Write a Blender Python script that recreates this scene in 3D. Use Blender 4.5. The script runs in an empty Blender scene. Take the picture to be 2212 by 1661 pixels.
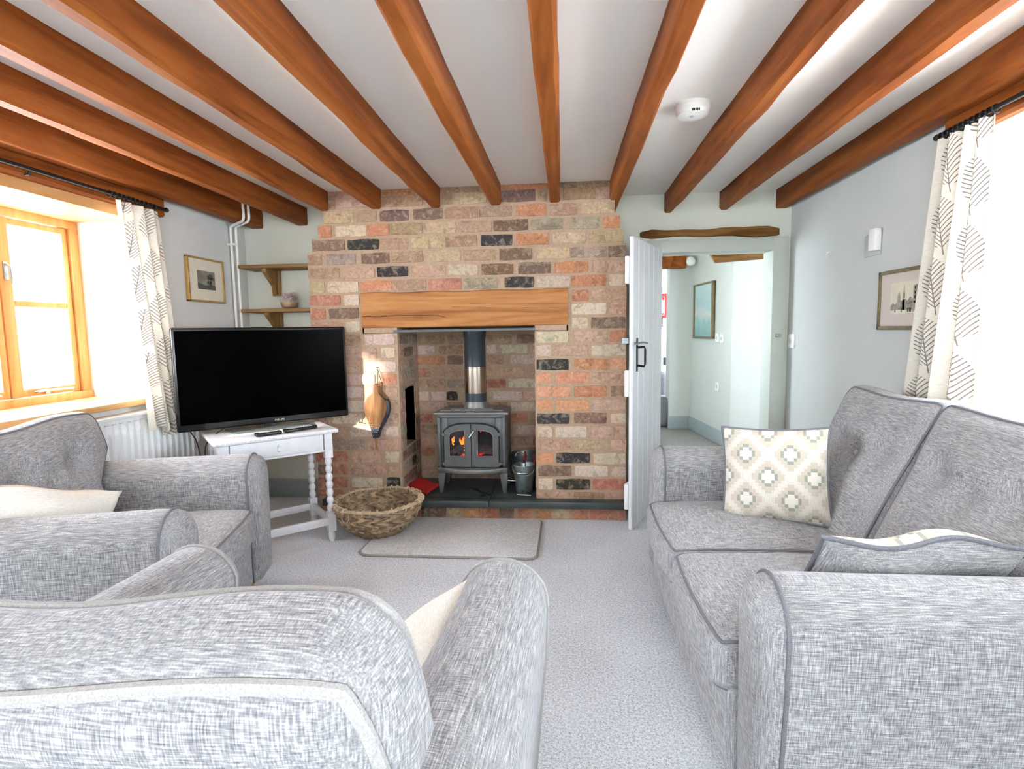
import bpy, bmesh, math, random
from mathutils import Vector, Matrix, Euler
PI = math.pi
scene = bpy.context.scene
COL = scene.collection

# ------------------------------------------------------------------ camera
cam_data = bpy.data.cameras.new('camera')
cam = bpy.data.objects.new('camera', cam_data)
COL.objects.link(cam)
FPX, PITCH, YAW, ROLL = 1180.0, 0.0975, 0.0935, -0.0163
cam_data.sensor_fit = 'HORIZONTAL'
cam_data.sensor_width = 36.0
cam_data.lens = FPX / 2212.0 * 36.0
cam_data.clip_start = 0.02
cp, sp, cy, sy, cr, sr = math.cos(PITCH), math.sin(PITCH), math.cos(YAW), math.sin(YAW), math.cos(ROLL), math.sin(ROLL)
Rz = Matrix(((cy, sy, 0), (-sy, cy, 0), (0, 0, 1)))
Rp = Matrix(((1, 0, 0), (0, cp, -sp), (0, sp, cp)))
Mx = Matrix(((1, 0, 0), (0, 0, -1), (0, 1, 0)))
Rr = Matrix(((cr, -sr, 0), (sr, cr, 0), (0, 0, 1)))
RW = Rr @ Mx @ Rp @ Rz
flip = Matrix(((1, 0, 0), (0, -1, 0), (0, 0, -1)))
cam.matrix_world = Matrix.Translation((0, 0, 1.15)) @ (RW.transposed() @ flip).to_4x4()
scene.camera = cam

# ------------------------------------------------------------------ world, sun, daylight portals, exposure
world = bpy.data.worlds.new('overcast_sky')
scene.world = world
world.use_nodes = True
bg = world.node_tree.nodes['Background']
bg.inputs['Color'].default_value = (0.80, 0.895, 1.0, 1)
bg.inputs['Strength'].default_value = 19.0
sun_data = bpy.data.lights.new('sun', 'SUN')
sun = bpy.data.objects.new('sun', sun_data)
COL.objects.link(sun)
sun_data.energy = 9.0
sun_data.angle = math.radians(2.0)
sun_data.color = (1.0, 0.93, 0.82)
sun.rotation_euler = Vector((1.0, 1.50, -0.50)).to_track_quat('-Z', 'Y').to_euler()

def portal(name, loc, direction, sx, sy_):
    l = bpy.data.lights.new(name, 'AREA')
    l.shape = 'RECTANGLE'; l.size = sx; l.size_y = sy_
    l.cycles.is_portal = True
    o = bpy.data.objects.new(name, l)
    COL.objects.link(o)
    o.location = loc
    o.rotation_euler = Vector(direction).to_track_quat('-Z', 'Y').to_euler()
portal('portal_left_window', (-2.60, 1.84, 1.31), (1, 0, 0), 1.7, 0.95)
portal('portal_right_window', (1.92, 1.53, 1.32), (-1, 0, 0), 1.2, 1.05)
portal('portal_back_window', (-0.10, -1.72, 1.40), (0, 1, 0), 2.1, 1.05)
portal('portal_hall_window', (-0.14, 4.42, 1.35), (1, 0, 0), 0.9, 0.9)
scene.view_settings.view_transform = 'Standard'
scene.view_settings.look = 'None'
scene.view_settings.exposure = 1.0
scene.view_settings.gamma = 1.0
scene.view_settings.use_curve_mapping = False
scene.cycles.sample_clamp_indirect = 8.0
scene.cycles.diffuse_bounces = 8
scene.cycles.max_bounces = 14
scene.cycles.caustics_reflective = False
scene.cycles.caustics_refractive = False

# ------------------------------------------------------------------ helpers: nodes
def srgb(r, g=None, b=None):
    if g is None: r, g, b = r
    f = lambda c: c / 12.92 if c <= 0.04045 else ((c + 0.055) / 1.055) ** 2.4
    return (f(r), f(g), f(b), 1.0)

class X:
    """arithmetic on node sockets"""
    def __init__(s, nt, v): s.nt, s.v = nt, v
    def op(s, o, *a):
        n = s.nt.nodes.new('ShaderNodeMath'); n.operation = o
        for i, q in enumerate((s,) + a):
            q = q.v if isinstance(q, X) else q
            if isinstance(q, (int, float)): n.inputs[i].default_value = q
            else: s.nt.links.new(q, n.inputs[i])
        return X(s.nt, n.outputs[0])
    def __add__(s, o): return s.op('ADD', o)
    def __sub__(s, o): return s.op('SUBTRACT', o)
    def __mul__(s, o): return s.op('MULTIPLY', o)
    def __truediv__(s, o): return s.op('DIVIDE', o)
    def abs(s): return s.op('ABSOLUTE')
    def fract(s): return s.op('FRACT')
    def floor(s): return s.op('FLOOR')
    def lt(s, o): return s.op('LESS_THAN', o)
    def gt(s, o): return s.op('GREATER_THAN', o)
    def pow(s, o): return s.op('POWER', o)
    def max(s, o): return s.op('MAXIMUM', o)
    def min(s, o): return s.op('MINIMUM', o)
    def sin(s): return s.op('SINE')

def new_mat(name):
    m = bpy.data.materials.new(name)
    m.use_nodes = True
    nt = m.node_tree
    return m, nt, nt.nodes['Principled BSDF']

def coords(nt, which='Object', scale=(1, 1, 1), rot=(0, 0, 0)):
    tc = nt.nodes.new('ShaderNodeTexCoord')
    mp = nt.nodes.new('ShaderNodeMapping')
    mp.inputs['Scale'].default_value = scale
    mp.inputs['Rotation'].default_value = rot
    nt.links.new(tc.outputs[which], mp.inputs['Vector'])
    return mp.outputs['Vector']

def noise(nt, vec, scale=5, detail=3, rough=0.5, dist=0.0):
    n = nt.nodes.new('ShaderNodeTexNoise')
    n.inputs['Scale'].default_value = scale
    n.inputs['Detail'].default_value = detail
    n.inputs['Roughness'].default_value = rough
    n.inputs['Distortion'].default_value = dist
    if vec is not None: nt.links.new(vec, n.inputs['Vector'])
    return n.outputs['Fac']

def ramp(nt, fac, stops):
    r = nt.nodes.new('ShaderNodeValToRGB')
    el = r.color_ramp.elements
    while len(el) < len(stops): el.new(0.5)
    for e, (p, c) in zip(el, stops):
        e.position = p
        e.color = c if len(c) == 4 else srgb(c)
    nt.links.new(fac.v if isinstance(fac, X) else fac, r.inputs['Fac'])
    return r.outputs['Color']

def mix(nt, fac, a, b, mode='MIX'):
    n = nt.nodes.new('ShaderNodeMix'); n.data_type = 'RGBA'; n.blend_type = mode
    for s, v in ((n.inputs[0], fac), (n.inputs[6], a), (n.inputs[7], b)):
        v = v.v if isinstance(v, X) else v
        if isinstance(v, (int, float)): s.default_value = v
        elif isinstance(v, tuple): s.default_value = v if len(v) == 4 else srgb(v)
        else: nt.links.new(v, s)
    return n.outputs[2]

def bump(nt, bsdf, h, strength=0.3, dist=0.01):
    b = nt.nodes.new('ShaderNodeBump')
    b.inputs['Strength'].default_value = strength
    b.inputs['Distance'].default_value = dist
    nt.links.new(h.v if isinstance(h, X) else h, b.inputs['Height'])
    nt.links.new(b.outputs['Normal'], bsdf.inputs['Normal'])

def simple(name, c, rough=0.5, metal=0.0, var=0.06, scale=30, bmp=0.0, spec=0.5, dist=0.002):
    m, nt, b = new_mat(name)
    v = coords(nt)
    n = noise(nt, v, scale, 4)
    c2 = tuple(max(0, min(1, q * (1 - var * 2))) for q in c)
    c3 = tuple(max(0, min(1, q * (1 + var))) for q in c)
    nt.links.new(ramp(nt, n, [(0.3, c2), (0.7, c3)]), b.inputs['Base Color'])
    b.inputs['Roughness'].default_value = rough
    b.inputs['Metallic'].default_value = metal
    b.inputs['Specular IOR Level'].default_value = spec
    if bmp: bump(nt, b, n, bmp, dist)
    return m

def wood(name, light, mid, dark, axis='Y', rough=0.55, scale=1.0, bmp=0.25):
    m, nt, b = new_mat(name)
    s = {'X': (1.2, 14, 14), 'Y': (14, 1.2, 14), 'Z': (14, 14, 1.2)}[axis]
    s = tuple(q * scale for q in s)
    v = coords(nt, 'Object', s)
    n1 = noise(nt, v, 1.0, 6, 0.6, 1.2)
    v2 = coords(nt, 'Object', tuple(q * 6 for q in s))
    n2 = noise(nt, v2, 1.0, 3, 0.6)
    vk = coords(nt, 'Object', tuple(q * 0.22 + 0.6 for q in s))
    vo = nt.nodes.new('ShaderNodeTexVoronoi'); vo.inputs['Scale'].default_value = 1.0
    nt.links.new(vk, vo.inputs['Vector'])
    knot = ((X(nt, vo.outputs['Distance']) * -1 + 0.15) * 11.0).max(0.0).min(1.0)
    c = ramp(nt, n1, [(0.30, dark), (0.5, mid), (0.72, light)])
    c = mix(nt, X(nt, n2) * 0.35, c, srgb(dark))
    c = mix(nt, knot * 0.55, c, tuple(q * 0.35 for q in srgb(dark)[:3]) + (1,))
    nt.links.new(c, b.inputs['Base Color'])
    b.inputs['Roughness'].default_value = rough
    b.inputs['Specular IOR Level'].default_value = 0.15
    bump(nt, b, X(nt, n1) + X(nt, n2) * 0.5, bmp, 0.004)
    return m

def fabric(name, lo, mid, hi, fine=360.0, along=34.0, contrast=(0.36, 0.5, 0.64), bmp=0.5, sheen=0.2):
    m, nt, b = new_mat(name)
    ns = []
    for s in ((along, fine, fine), (fine, along, fine), (fine, fine, along)):
        ns.append(X(nt, noise(nt, coords(nt, 'Object', s), 1.0, 1.5, 0.5)))
    sn = nt.nodes.new('ShaderNodeSeparateXYZ'); nt.links.new(nt.nodes.new('ShaderNodeTexCoord').outputs['Normal'], sn.inputs[0])
    t = None
    for q, s_ in zip(ns, sn.outputs):
        w_ = X(nt, s_).abs() * -1 + 1
        k_ = (q - 0.5) * w_
        t = k_ if t is None else t + k_
    t = t * 1.05 + 0.5
    big = X(nt, noise(nt, coords(nt), 9, 3))
    t2 = t + (big - 0.5) * 0.12
    nt.links.new(ramp(nt, t2, [(contrast[0], lo), (contrast[1], mid), (contrast[2], hi)]), b.inputs['Base Color'])
    b.inputs['Roughness'].default_value = 0.9
    b.inputs['Sheen Weight'].default_value = sheen
    b.inputs['Specular IOR Level'].default_value = 0.2
    bump(nt, b, t, bmp, 0.0015)
    return m

# ------------------------------------------------------------------ helpers: objects
def tag(o, label=None, cat=None, group=None, kind=None):
    if label: o['label'] = label
    if cat: o['category'] = cat
    if group: o['group'] = group
    if kind: o['kind'] = kind
    return o

def thing(name, label, cat, loc=(0, 0, 0), rz=0.0, group=None, rot=None):
    o = bpy.data.objects.new(name, None)
    COL.objects.link(o)
    o.location = loc
    o.rotation_euler = rot if rot else (0, 0, rz)
    o.empty_display_size = 0.05
    return tag(o, label, cat, group)

def root_matrix(o):
    m = Matrix.LocRotScale(o.location, o.rotation_euler, o.scale)
    return root_matrix(o.parent) @ o.matrix_parent_inverse @ m if o.parent else m

def link(name, me, mat, parent=None, world=False, kind=None, label=None):
    o = bpy.data.objects.new(name, me)
    COL.objects.link(o)
    if mat is not None:
        me.materials.clear(); me.materials.append(mat)
    if parent is not None:
        o.parent = parent
        if world: o.matrix_parent_inverse = root_matrix(parent).inverted()
    if kind: o['kind'] = kind
    if label: o['label'] = label
    return o

class MB:
    """collects vertices and faces for ONE mesh"""
    def __init__(s): s.v, s.f = [], []
    def add(s, vs, fs, M=None):
        k = len(s.v)
        s.v += [tuple(M @ Vector(p)) if M is not None else tuple(p) for p in vs]
        s.f += [tuple(i + k for i in f) for f in fs]
        return s
    def box(s, x0, x1, y0, y1, z0, z1, M=None):
        return s.add([(x0, y0, z0), (x1, y0, z0), (x1, y1, z0), (x0, y1, z0), (x0, y0, z1), (x1, y0, z1), (x1, y1, z1), (x0, y1, z1)],
                     [(0, 3, 2, 1), (4, 5, 6, 7), (0, 1, 5, 4), (1, 2, 6, 5), (2, 3, 7, 6), (3, 0, 4, 7)], M)
    def prism(s, poly, a0, a1, axis='y', M=None):
        n = len(poly); vs = []
        for a in (a0, a1):
            for p, q in poly:
                vs.append({'y': (p, a, q), 'x': (a, p, q), 'z': (p, q, a)}[axis])
        fs = [tuple(range(n))[::-1], tuple(range(n, 2 * n))]
        fs += [(i, (i + 1) % n, n + (i + 1) % n, n + i) for i in range(n)]
        return s.add(vs, fs, M)
    def lathe(s, prof, seg=24, M=None, cap=True):
        vs, fs = [], []
        for r, z in prof:
            for k in range(seg):
                a = 2 * PI * k / seg
                vs.append((r * math.cos(a), r * math.sin(a), z))
        for j in range(len(prof) - 1):
            for k in range(seg):
                k2 = (k + 1) % seg
                fs.append((j * seg + k, j * seg + k2, (j + 1) * seg + k2, (j + 1) * seg + k))
        if cap:
            fs.append(tuple(range(seg))[::-1])
            fs.append(tuple((len(prof) - 1) * seg + k for k in range(seg)))
        return s.add(vs, fs, M)
    def tube(s, path, r, seg=8, closed=False, M=None):
        P = [Vector(p) for p in path]; n = len(P)
        if n < 2: return s
        vs, fs = [], []
        up = None
        for i in range(n):
            if closed: t = P[(i + 1) % n] - P[i - 1]
            else: t = P[min(i + 1, n - 1)] - P[max(i - 1, 0)]
            if t.length < 1e-9: t = Vector((0, 0, 1))
            t.normalize()
            if up is None:
                up = t.orthogonal().normalized()
            up = (up - t * up.dot(t))
            if up.length < 1e-6: up = t.orthogonal()
            up.normalize(); sd = t.cross(up)
            rr = r(i / (n - 1)) if callable(r) else r
            for k in range(seg):
                a = 2 * PI * k / seg
                vs.append(P[i] + up * (rr * math.cos(a)) + sd * (rr * math.sin(a)))
        m = n if closed else n - 1
        for i in range(m):
            j = (i + 1) % n
            for k in range(seg):
                k2 = (k + 1) % seg
                fs.append((i * seg + k, i * seg + k2, j * seg + k2, j * seg + k))
        if not closed:
            fs.append(tuple(range(seg))[::-1]); fs.append(tuple((n - 1) * seg + k for k in range(seg)))
        return s.add(vs, fs, M)
    def grid(s, nu, nv, fn, closed_u=False):
        k = len(s.v)
        for i in range(nu):
            for j in range(nv):
                s.v.append(tuple(fn(i / (nu if closed_u else nu - 1), j / (nv - 1))))
        for i in range(nu if closed_u else nu - 1):
            for j in range(nv - 1):
                a = k + i * nv + j; b = k + ((i + 1) % nu) * nv + j
                s.f.append((a, b, b + 1, a + 1))
        return s
    def mesh(s, name, smooth=False, angle=None, bevel=0.0, segs=2, weld=False):
        me = bpy.data.meshes.new(name)
        me.from_pydata(s.v, [], s.f); me.update()
        bm = bmesh.new(); bm.from_mesh(me)
        if weld: bmesh.ops.remove_doubles(bm, verts=bm.verts, dist=1e-5)
        bmesh.ops.recalc_face_normals(bm, faces=bm.faces)
        if bevel:
            es = [e for e in bm.edges if len(e.link_faces) == 2 and e.calc_face_angle(0) > 0.6]
            bmesh.ops.bevel(bm, geom=es, offset=bevel, segments=segs, affect='EDGES', profile=0.5, clamp_overlap=True)
        if smooth:
            for f in bm.faces: f.smooth = True
            lim = math.radians(angle or 40)
            for e in bm.edges:
                if len(e.link_faces) == 2 and e.calc_face_angle(0) > lim: e.smooth = False
        bm.to_mesh(me); bm.free()
        return me
    def obj(s, name, mat, parent=None, smooth=False, angle=None, bevel=0.0, segs=2, world=False, kind=None, label=None, weld=False):
        return link(name, s.mesh(name, smooth, angle, bevel, segs, weld), mat, parent, world, kind, label)

def box_obj(name, mat, x0, x1, y0, y1, z0, z1, parent=None, bevel=0.0, **k):
    return MB().box(x0, x1, y0, y1, z0, z1).obj(name, mat, parent, bevel=bevel, smooth=bevel > 0, **k)

def arc(cx, cz, r, a0, a1, n, rz=None):
    rz = rz or r
    return [(cx + r * math.cos(math.radians(a0 + (a1 - a0) * i / n)), cz + rz * math.sin(math.radians(a0 + (a1 - a0) * i / n))) for i in range(n + 1)]

def rbox_pos(p, h, r):
    out = []
    c = [max(-(h[i] - r[i]), min(h[i] - r[i], p[i] * h[i])) for i in range(3)]
    d = [(p[i] * h[i] - c[i]) / r[i] for i in range(3)]
    L = math.sqrt(sum(q * q for q in d))
    if L < 1e-9: return Vector(c)
    mx = max(abs(q) for q in d)
    return Vector([c[i] + d[i] / L * mx * r[i] for i in range(3)])

def rbox(h, r, fn=None, n=14, center=(0, 0, 0)):
    """rounded box surface, deformed by fn; points crowd the rounded edges"""
    if not isinstance(r, (tuple, list)): r = (r, r, r)
    mb = MB()
    def ts(ax):
        inner = 1 - r[ax] / h[ax]
        a = [inner + (1 - inner) * k / 4 for k in range(5)]
        m = [inner * k / (n / 2) for k in range(int(n / 2))]
        pos = m + a
        return [-q for q in pos[::-1]][:-1] + pos
    T = [ts(0), ts(1), ts(2)]
    cen = Vector(center)
    for ax in range(3):
        u, v = [(1, 2), (0, 2), (0, 1)][ax]
        for sgn in (-1, 1):
            nu, nv = len(T[u]), len(T[v]); k = len(mb.v)
            for a in T[u]:
                for b in T[v]:
                    p = [0, 0, 0]; p[ax] = sgn; p[u] = a; p[v] = b
                    q = rbox_pos(p, h, r) + cen
                    if fn: q = Vector(fn(q))
                    mb.v.append(tuple(q))
            for i in range(nu - 1):
                for j in range(nv - 1):
                    A = k + i * nv + j
                    mb.f.append((A, A + nv, A + nv + 1, A + 1))
    return mb

def rbox_edge(h, r, axes, fn=None, center=(0, 0, 0), out=0.0, n=60):
    """closed loop round the box at fixed p[axes[0]]=sign, running along the other two axes' rounded outline"""
    if not isinstance(r, (tuple, list)): r = (r, r, r)
    ax, sgn = axes
    u, v = [(1, 2), (0, 2), (0, 1)][ax]
    pts = []
    cen = Vector(center)
    for k in range(4 * n):
        t = (k % n) / n * 2 - 1; side = k // n
        a, b = [(t, -1), (1, t), (-t, 1), (-1, -t)][side]
        p = [0, 0, 0]; p[ax] = sgn * 1.0; p[u] = a; p[v] = b
        q = rbox_pos(p, h, r) + cen
        if fn: q = Vector(fn(q))
        if not pts or (pts[-1] - q).length > 1e-4: pts.append(q)
    return pts

# ------------------------------------------------------------------ materials
M_wall = simple('white_plaster', srgb(0.825, 0.825, 0.81), 0.9, var=0.012, scale=8, bmp=0.25, spec=0.2, dist=0.004)
M_wallc = simple('cream_white_plaster', srgb(0.85, 0.855, 0.805), 0.9, var=0.012, scale=8, bmp=0.25, spec=0.2, dist=0.004)
M_walldim = simple('white_plaster_dimmed', srgb(0.765, 0.775, 0.76), 0.9, var=0.012, scale=8, bmp=0.25, spec=0.2, dist=0.004)  # wall plaster darkened in colour to offset strong light on right and hall walls
M_ceil = simple('ceiling_plaster', srgb(0.93, 0.93, 0.91), 0.9, var=0.012, scale=2.5, bmp=0.0, spec=0.2, dist=0.004)
M_paint = simple('white_gloss_paint', srgb(0.90, 0.90, 0.89), 0.4, var=0.01, scale=20)
M_sage = simple('pale_sage_paint', srgb(0.76, 0.78, 0.74), 0.5, var=0.015, scale=20)
M_doorp = simple('pale_grey_door_paint', srgb(0.86, 0.865, 0.88), 0.45, var=0.015, scale=12, bmp=0.1)
M_skirt = simple('blue_grey_skirting_paint', srgb(0.60, 0.64, 0.65), 0.5, var=0.02)
M_beam = wood('oak_beam', (0.64, 0.385, 0.175), (0.55, 0.295, 0.11), (0.36, 0.17, 0.055), 'Y', 0.55, 0.8)
M_mantel = wood('oak_mantel', (0.76, 0.56, 0.36), (0.68, 0.465, 0.275), (0.53, 0.33, 0.175), 'X', 0.6, 1.0)
M_oldoak = wood('old_oak', (0.64, 0.47, 0.28), (0.50, 0.34, 0.17), (0.26, 0.16, 0.07), 'X', 0.8, 1.6, 0.8)
M_winwood = wood('window_pine', (0.84, 0.67, 0.45), (0.78, 0.58, 0.36), (0.66, 0.45, 0.25), 'Z', 0.4, 0.7, 0.1)
M_soffit = wood('window_soffit_pine', (0.86, 0.71, 0.50), (0.80, 0.62, 0.41), (0.68, 0.49, 0.29), 'Y', 0.4, 0.6, 0.1)
M_shelf = wood('shelf_pine', (0.70, 0.57, 0.40), (0.60, 0.475, 0.32), (0.46, 0.345, 0.22), 'X', 0.6, 1.0, 0.1)
M_bracket = wood('bracket_pine', (0.68, 0.54, 0.36), (0.58, 0.45, 0.28), (0.45, 0.33, 0.19), 'Z', 0.6, 1.0, 0.1)
M_bellw = wood('bellows_wood', (0.66, 0.50, 0.34), (0.55, 0.39, 0.25), (0.36, 0.24, 0.14), 'Z', 0.5, 1.5, 0.2)
M_leg = wood('leg_beech', (0.85, 0.62, 0.38), (0.80, 0.55, 0.30), (0.66, 0.42, 0.2), 'Z', 0.5, 1.0, 0.1)
M_mortar = simple('lime_mortar', srgb(0.665, 0.565, 0.475), 0.95, var=0.07, scale=60, bmp=0.7, spec=0.1, dist=0.004)
M_iron = simple('stove_iron', srgb(0.35, 0.355, 0.355), 0.5, metal=0.35, var=0.10, scale=12, bmp=0.12, spec=0.5)
M_irond = simple('stove_iron_worn', srgb(0.46, 0.455, 0.445), 0.45, metal=0.4, var=0.10, scale=14, bmp=0.12)
M_flue = simple('flue_enamel', srgb(0.20, 0.23, 0.25), 0.35, metal=0.3, var=0.05, scale=10)
M_steel = simple('flue_steel', srgb(0.74, 0.68, 0.62), 0.22, metal=1.0, var=0.10, scale=5)
M_chrome = simple('bright_metal', srgb(0.85, 0.85, 0.84), 0.18, metal=1.0, var=0.02)
M_galv = simple('galvanised_steel', srgb(0.62, 0.66, 0.67), 0.35, metal=0.85, var=0.12, scale=40)
M_black = simple('black_iron', srgb(0.08, 0.08, 0.09), 0.45, metal=0.3, var=0.1)
M_plastic = simple('black_plastic', srgb(0.055, 0.057, 0.065), 0.28, var=0.05)
M_screen, _nt, _b = new_mat('black_screen')
_b.inputs['Base Color'].default_value = (0.0005, 0.0005, 0.0005, 1)
_b.inputs['Roughness'].default_value = 0.22
_b.inputs['Specular IOR Level'].default_value = 0.01
M_whiteplas = simple('white_plastic', srgb(0.92, 0.92, 0.90), 0.4, var=0.01)
M_greyplas = simple('grey_plastic', srgb(0.72, 0.72, 0.72), 0.4, var=0.01)
M_rad = simple('radiator_enamel', srgb(0.87, 0.88, 0.88), 0.35, var=0.01)
M_tabw = simple('white_table_paint', srgb(0.86, 0.86, 0.87), 0.4, var=0.03, scale=25, bmp=0.15)
M_gold = simple('gilt_frame', srgb(0.80, 0.66, 0.40), 0.35, metal=0.7, var=0.08, scale=30)
M_goldd = simple('dark_gilt_frame', srgb(0.50, 0.44, 0.32), 0.4, metal=0.5, var=0.15, scale=50)
M_paper = simple('cream_mount', srgb(0.86, 0.83, 0.75), 0.8, var=0.01)
M_mauve = simple('mauve_mount', srgb(0.79, 0.735, 0.70), 0.8, var=0.01)
M_ink = simple('grey_ink', srgb(0.36, 0.36, 0.33), 0.9, var=0.3, scale=120)
M_inkl = simple('pale_ink', srgb(0.62, 0.60, 0.54), 0.9, var=0.2, scale=60)
M_red = simple('red_padded_cloth', srgb(0.62, 0.08, 0.06), 0.7, var=0.15, scale=50, bmp=0.4)
M_redp = simple('red_plastic', srgb(0.85, 0.10, 0.12), 0.35, var=0.02)
M_redw = simple('red_stained_handle', srgb(0.45, 0.08, 0.06), 0.35, var=0.1)
M_leather = simple('dark_blue_leather', srgb(0.13, 0.16, 0.21), 0.4, var=0.2, scale=60, bmp=0.3)
M_cord = simple('brown_cord', srgb(0.26, 0.20, 0.14), 0.8, var=0.2)
M_cream = fabric('cream_cotton', (0.83, 0.80, 0.75), (0.87, 0.845, 0.80), (0.90, 0.88, 0.84), 500, 60, (0.3, 0.5, 0.7), 0.1)
M_grey = fabric('grey_linen_weave', (0.37, 0.365, 0.385), (0.555, 0.55, 0.557), (0.755, 0.747, 0.735), 500, 28, (0.18, 0.50, 0.82), 0.35)
M_pipe = simple('grey_piping', srgb(0.46, 0.46, 0.48), 0.9, var=0.12, scale=300, spec=0.1)
M_pipel = simple('pale_piping', srgb(0.66, 0.65, 0.64), 0.9, var=0.12, scale=400, spec=0.1, bmp=0.3)
M_slate = simple('black_slate', srgb(0.235, 0.265, 0.265), 0.38, var=0.22, scale=6, bmp=0.15, spec=0.5)
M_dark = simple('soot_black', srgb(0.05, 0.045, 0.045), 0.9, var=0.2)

def carpet_mat(name, lo, mid, hi, s1=330):
    m, nt, b = new_mat(name)
    v = coords(nt)
    n1 = X(nt, noise(nt, v, s1, 2, 0.6)); n2 = X(nt, noise(nt, v, s1 * 0.37, 2, 0.5)); n3 = X(nt, noise(nt, v, 3.0, 3))
    t = (n1 * 0.6 + n2 * 0.4 - 0.5) * 1.5 + 0.5 + (n3 - 0.5) * 0.14
    nt.links.new(ramp(nt, t, [(0.33, lo), (0.5, mid), (0.64, hi)]), b.inputs['Base Color'])
    b.inputs['Roughness'].default_value = 1.0
    b.inputs['Specular IOR Level'].default_value = 0.1
    b.inputs['Sheen Weight'].default_value = 0.3
    bump(nt, b, t, 0.9, 0.006)
    return m
M_carpet = carpet_mat('pale_grey_carpet', (0.66, 0.675, 0.71), (0.885, 0.90, 0.925), (0.98, 0.985, 1.0))
M_rug = carpet_mat('pale_grey_rug_pile', (0.70, 0.69, 0.69), (0.88, 0.88, 0.885), (0.96, 0.96, 0.96), 400)
M_rugedge = simple('rug_binding', srgb(0.62, 0.59, 0.57), 0.9, var=0.2, scale=200)
M_hallfl = carpet_mat('hall_grey_carpet', (0.36, 0.34, 0.32), (0.48, 0.455, 0.43), (0.58, 0.56, 0.53))

def brick_mat():
    m, nt, b = new_mat('reclaimed_brick')
    oi = nt.nodes.new('ShaderNodeObjectInfo')
    geo = nt.nodes.new('ShaderNodeNewGeometry')
    add = nt.nodes.new('ShaderNodeVectorMath'); add.operation = 'ADD'
    nt.links.new(geo.outputs['Position'], add.inputs[0]); nt.links.new(oi.outputs['Location'], add.inputs[1])
    v = add.outputs[0]
    n1 = X(nt, noise(nt, v, 24, 5, 0.7, 0.8))
    n2 = X(nt, noise(nt, v, 60, 4, 0.7))
    n3 = X(nt, noise(nt, v, 16, 4, 0.6, 0.8))
    c = oi.outputs['Color']
    pale = mix(nt, 0.55, c, srgb(0.86, 0.77, 0.66))
    dark = mix(nt, 0.60, c, srgb(0.28, 0.22, 0.19))
    sel = ramp(nt, n1, [(0.50, (0, 0, 0, 1)), (0.60, (1, 1, 1, 1))])
    c1 = mix(nt, X(nt, sel) * 0.42, c, pale)
    sel2 = ramp(nt, n3, [(0.55, (0, 0, 0, 1)), (0.63, (1, 1, 1, 1))])
    c2 = mix(nt, X(nt, sel2) * 0.5, c1, dark)
    g = ramp(nt, n2, [(0.30, (0.62, 0.62, 0.62, 1)), (0.55, (1, 1, 1, 1)), (0.8, (1.12, 1.10, 1.05, 1))])
    c3 = mix(nt, 0.8, c2, g, 'MULTIPLY')
    nt.links.new(c3, b.inputs['Base Color'])
    b.inputs['Roughness'].default_value = 0.92
    b.inputs['Specular IOR Level'].default_value = 0.2
    bump(nt, b, n2 * 0.6 + n1, 0.9, 0.008)
    return m
M_brick = brick_mat()

def glass_mat():
    m = bpy.data.materials.new('window_glass'); m.use_nodes = True
    nt = m.node_tree; nt.nodes.remove(nt.nodes['Principled BSDF'])
    out = nt.nodes['Material Output']
    t = nt.nodes.new('ShaderNodeBsdfTransparent'); g = nt.nodes.new('ShaderNodeBsdfGlossy')
    g.inputs['Roughness'].default_value = 0.02
    mx = nt.nodes.new('ShaderNodeMixShader')
    mx.inputs[0].default_value = 0.05; nt.links.new(t.outputs[0], mx.inputs[1]); nt.links.new(g.outputs[0], mx.inputs[2])
    nt.links.new(mx.outputs[0], out.inputs['Surface'])
    return m
M_glass = glass_mat()

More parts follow.
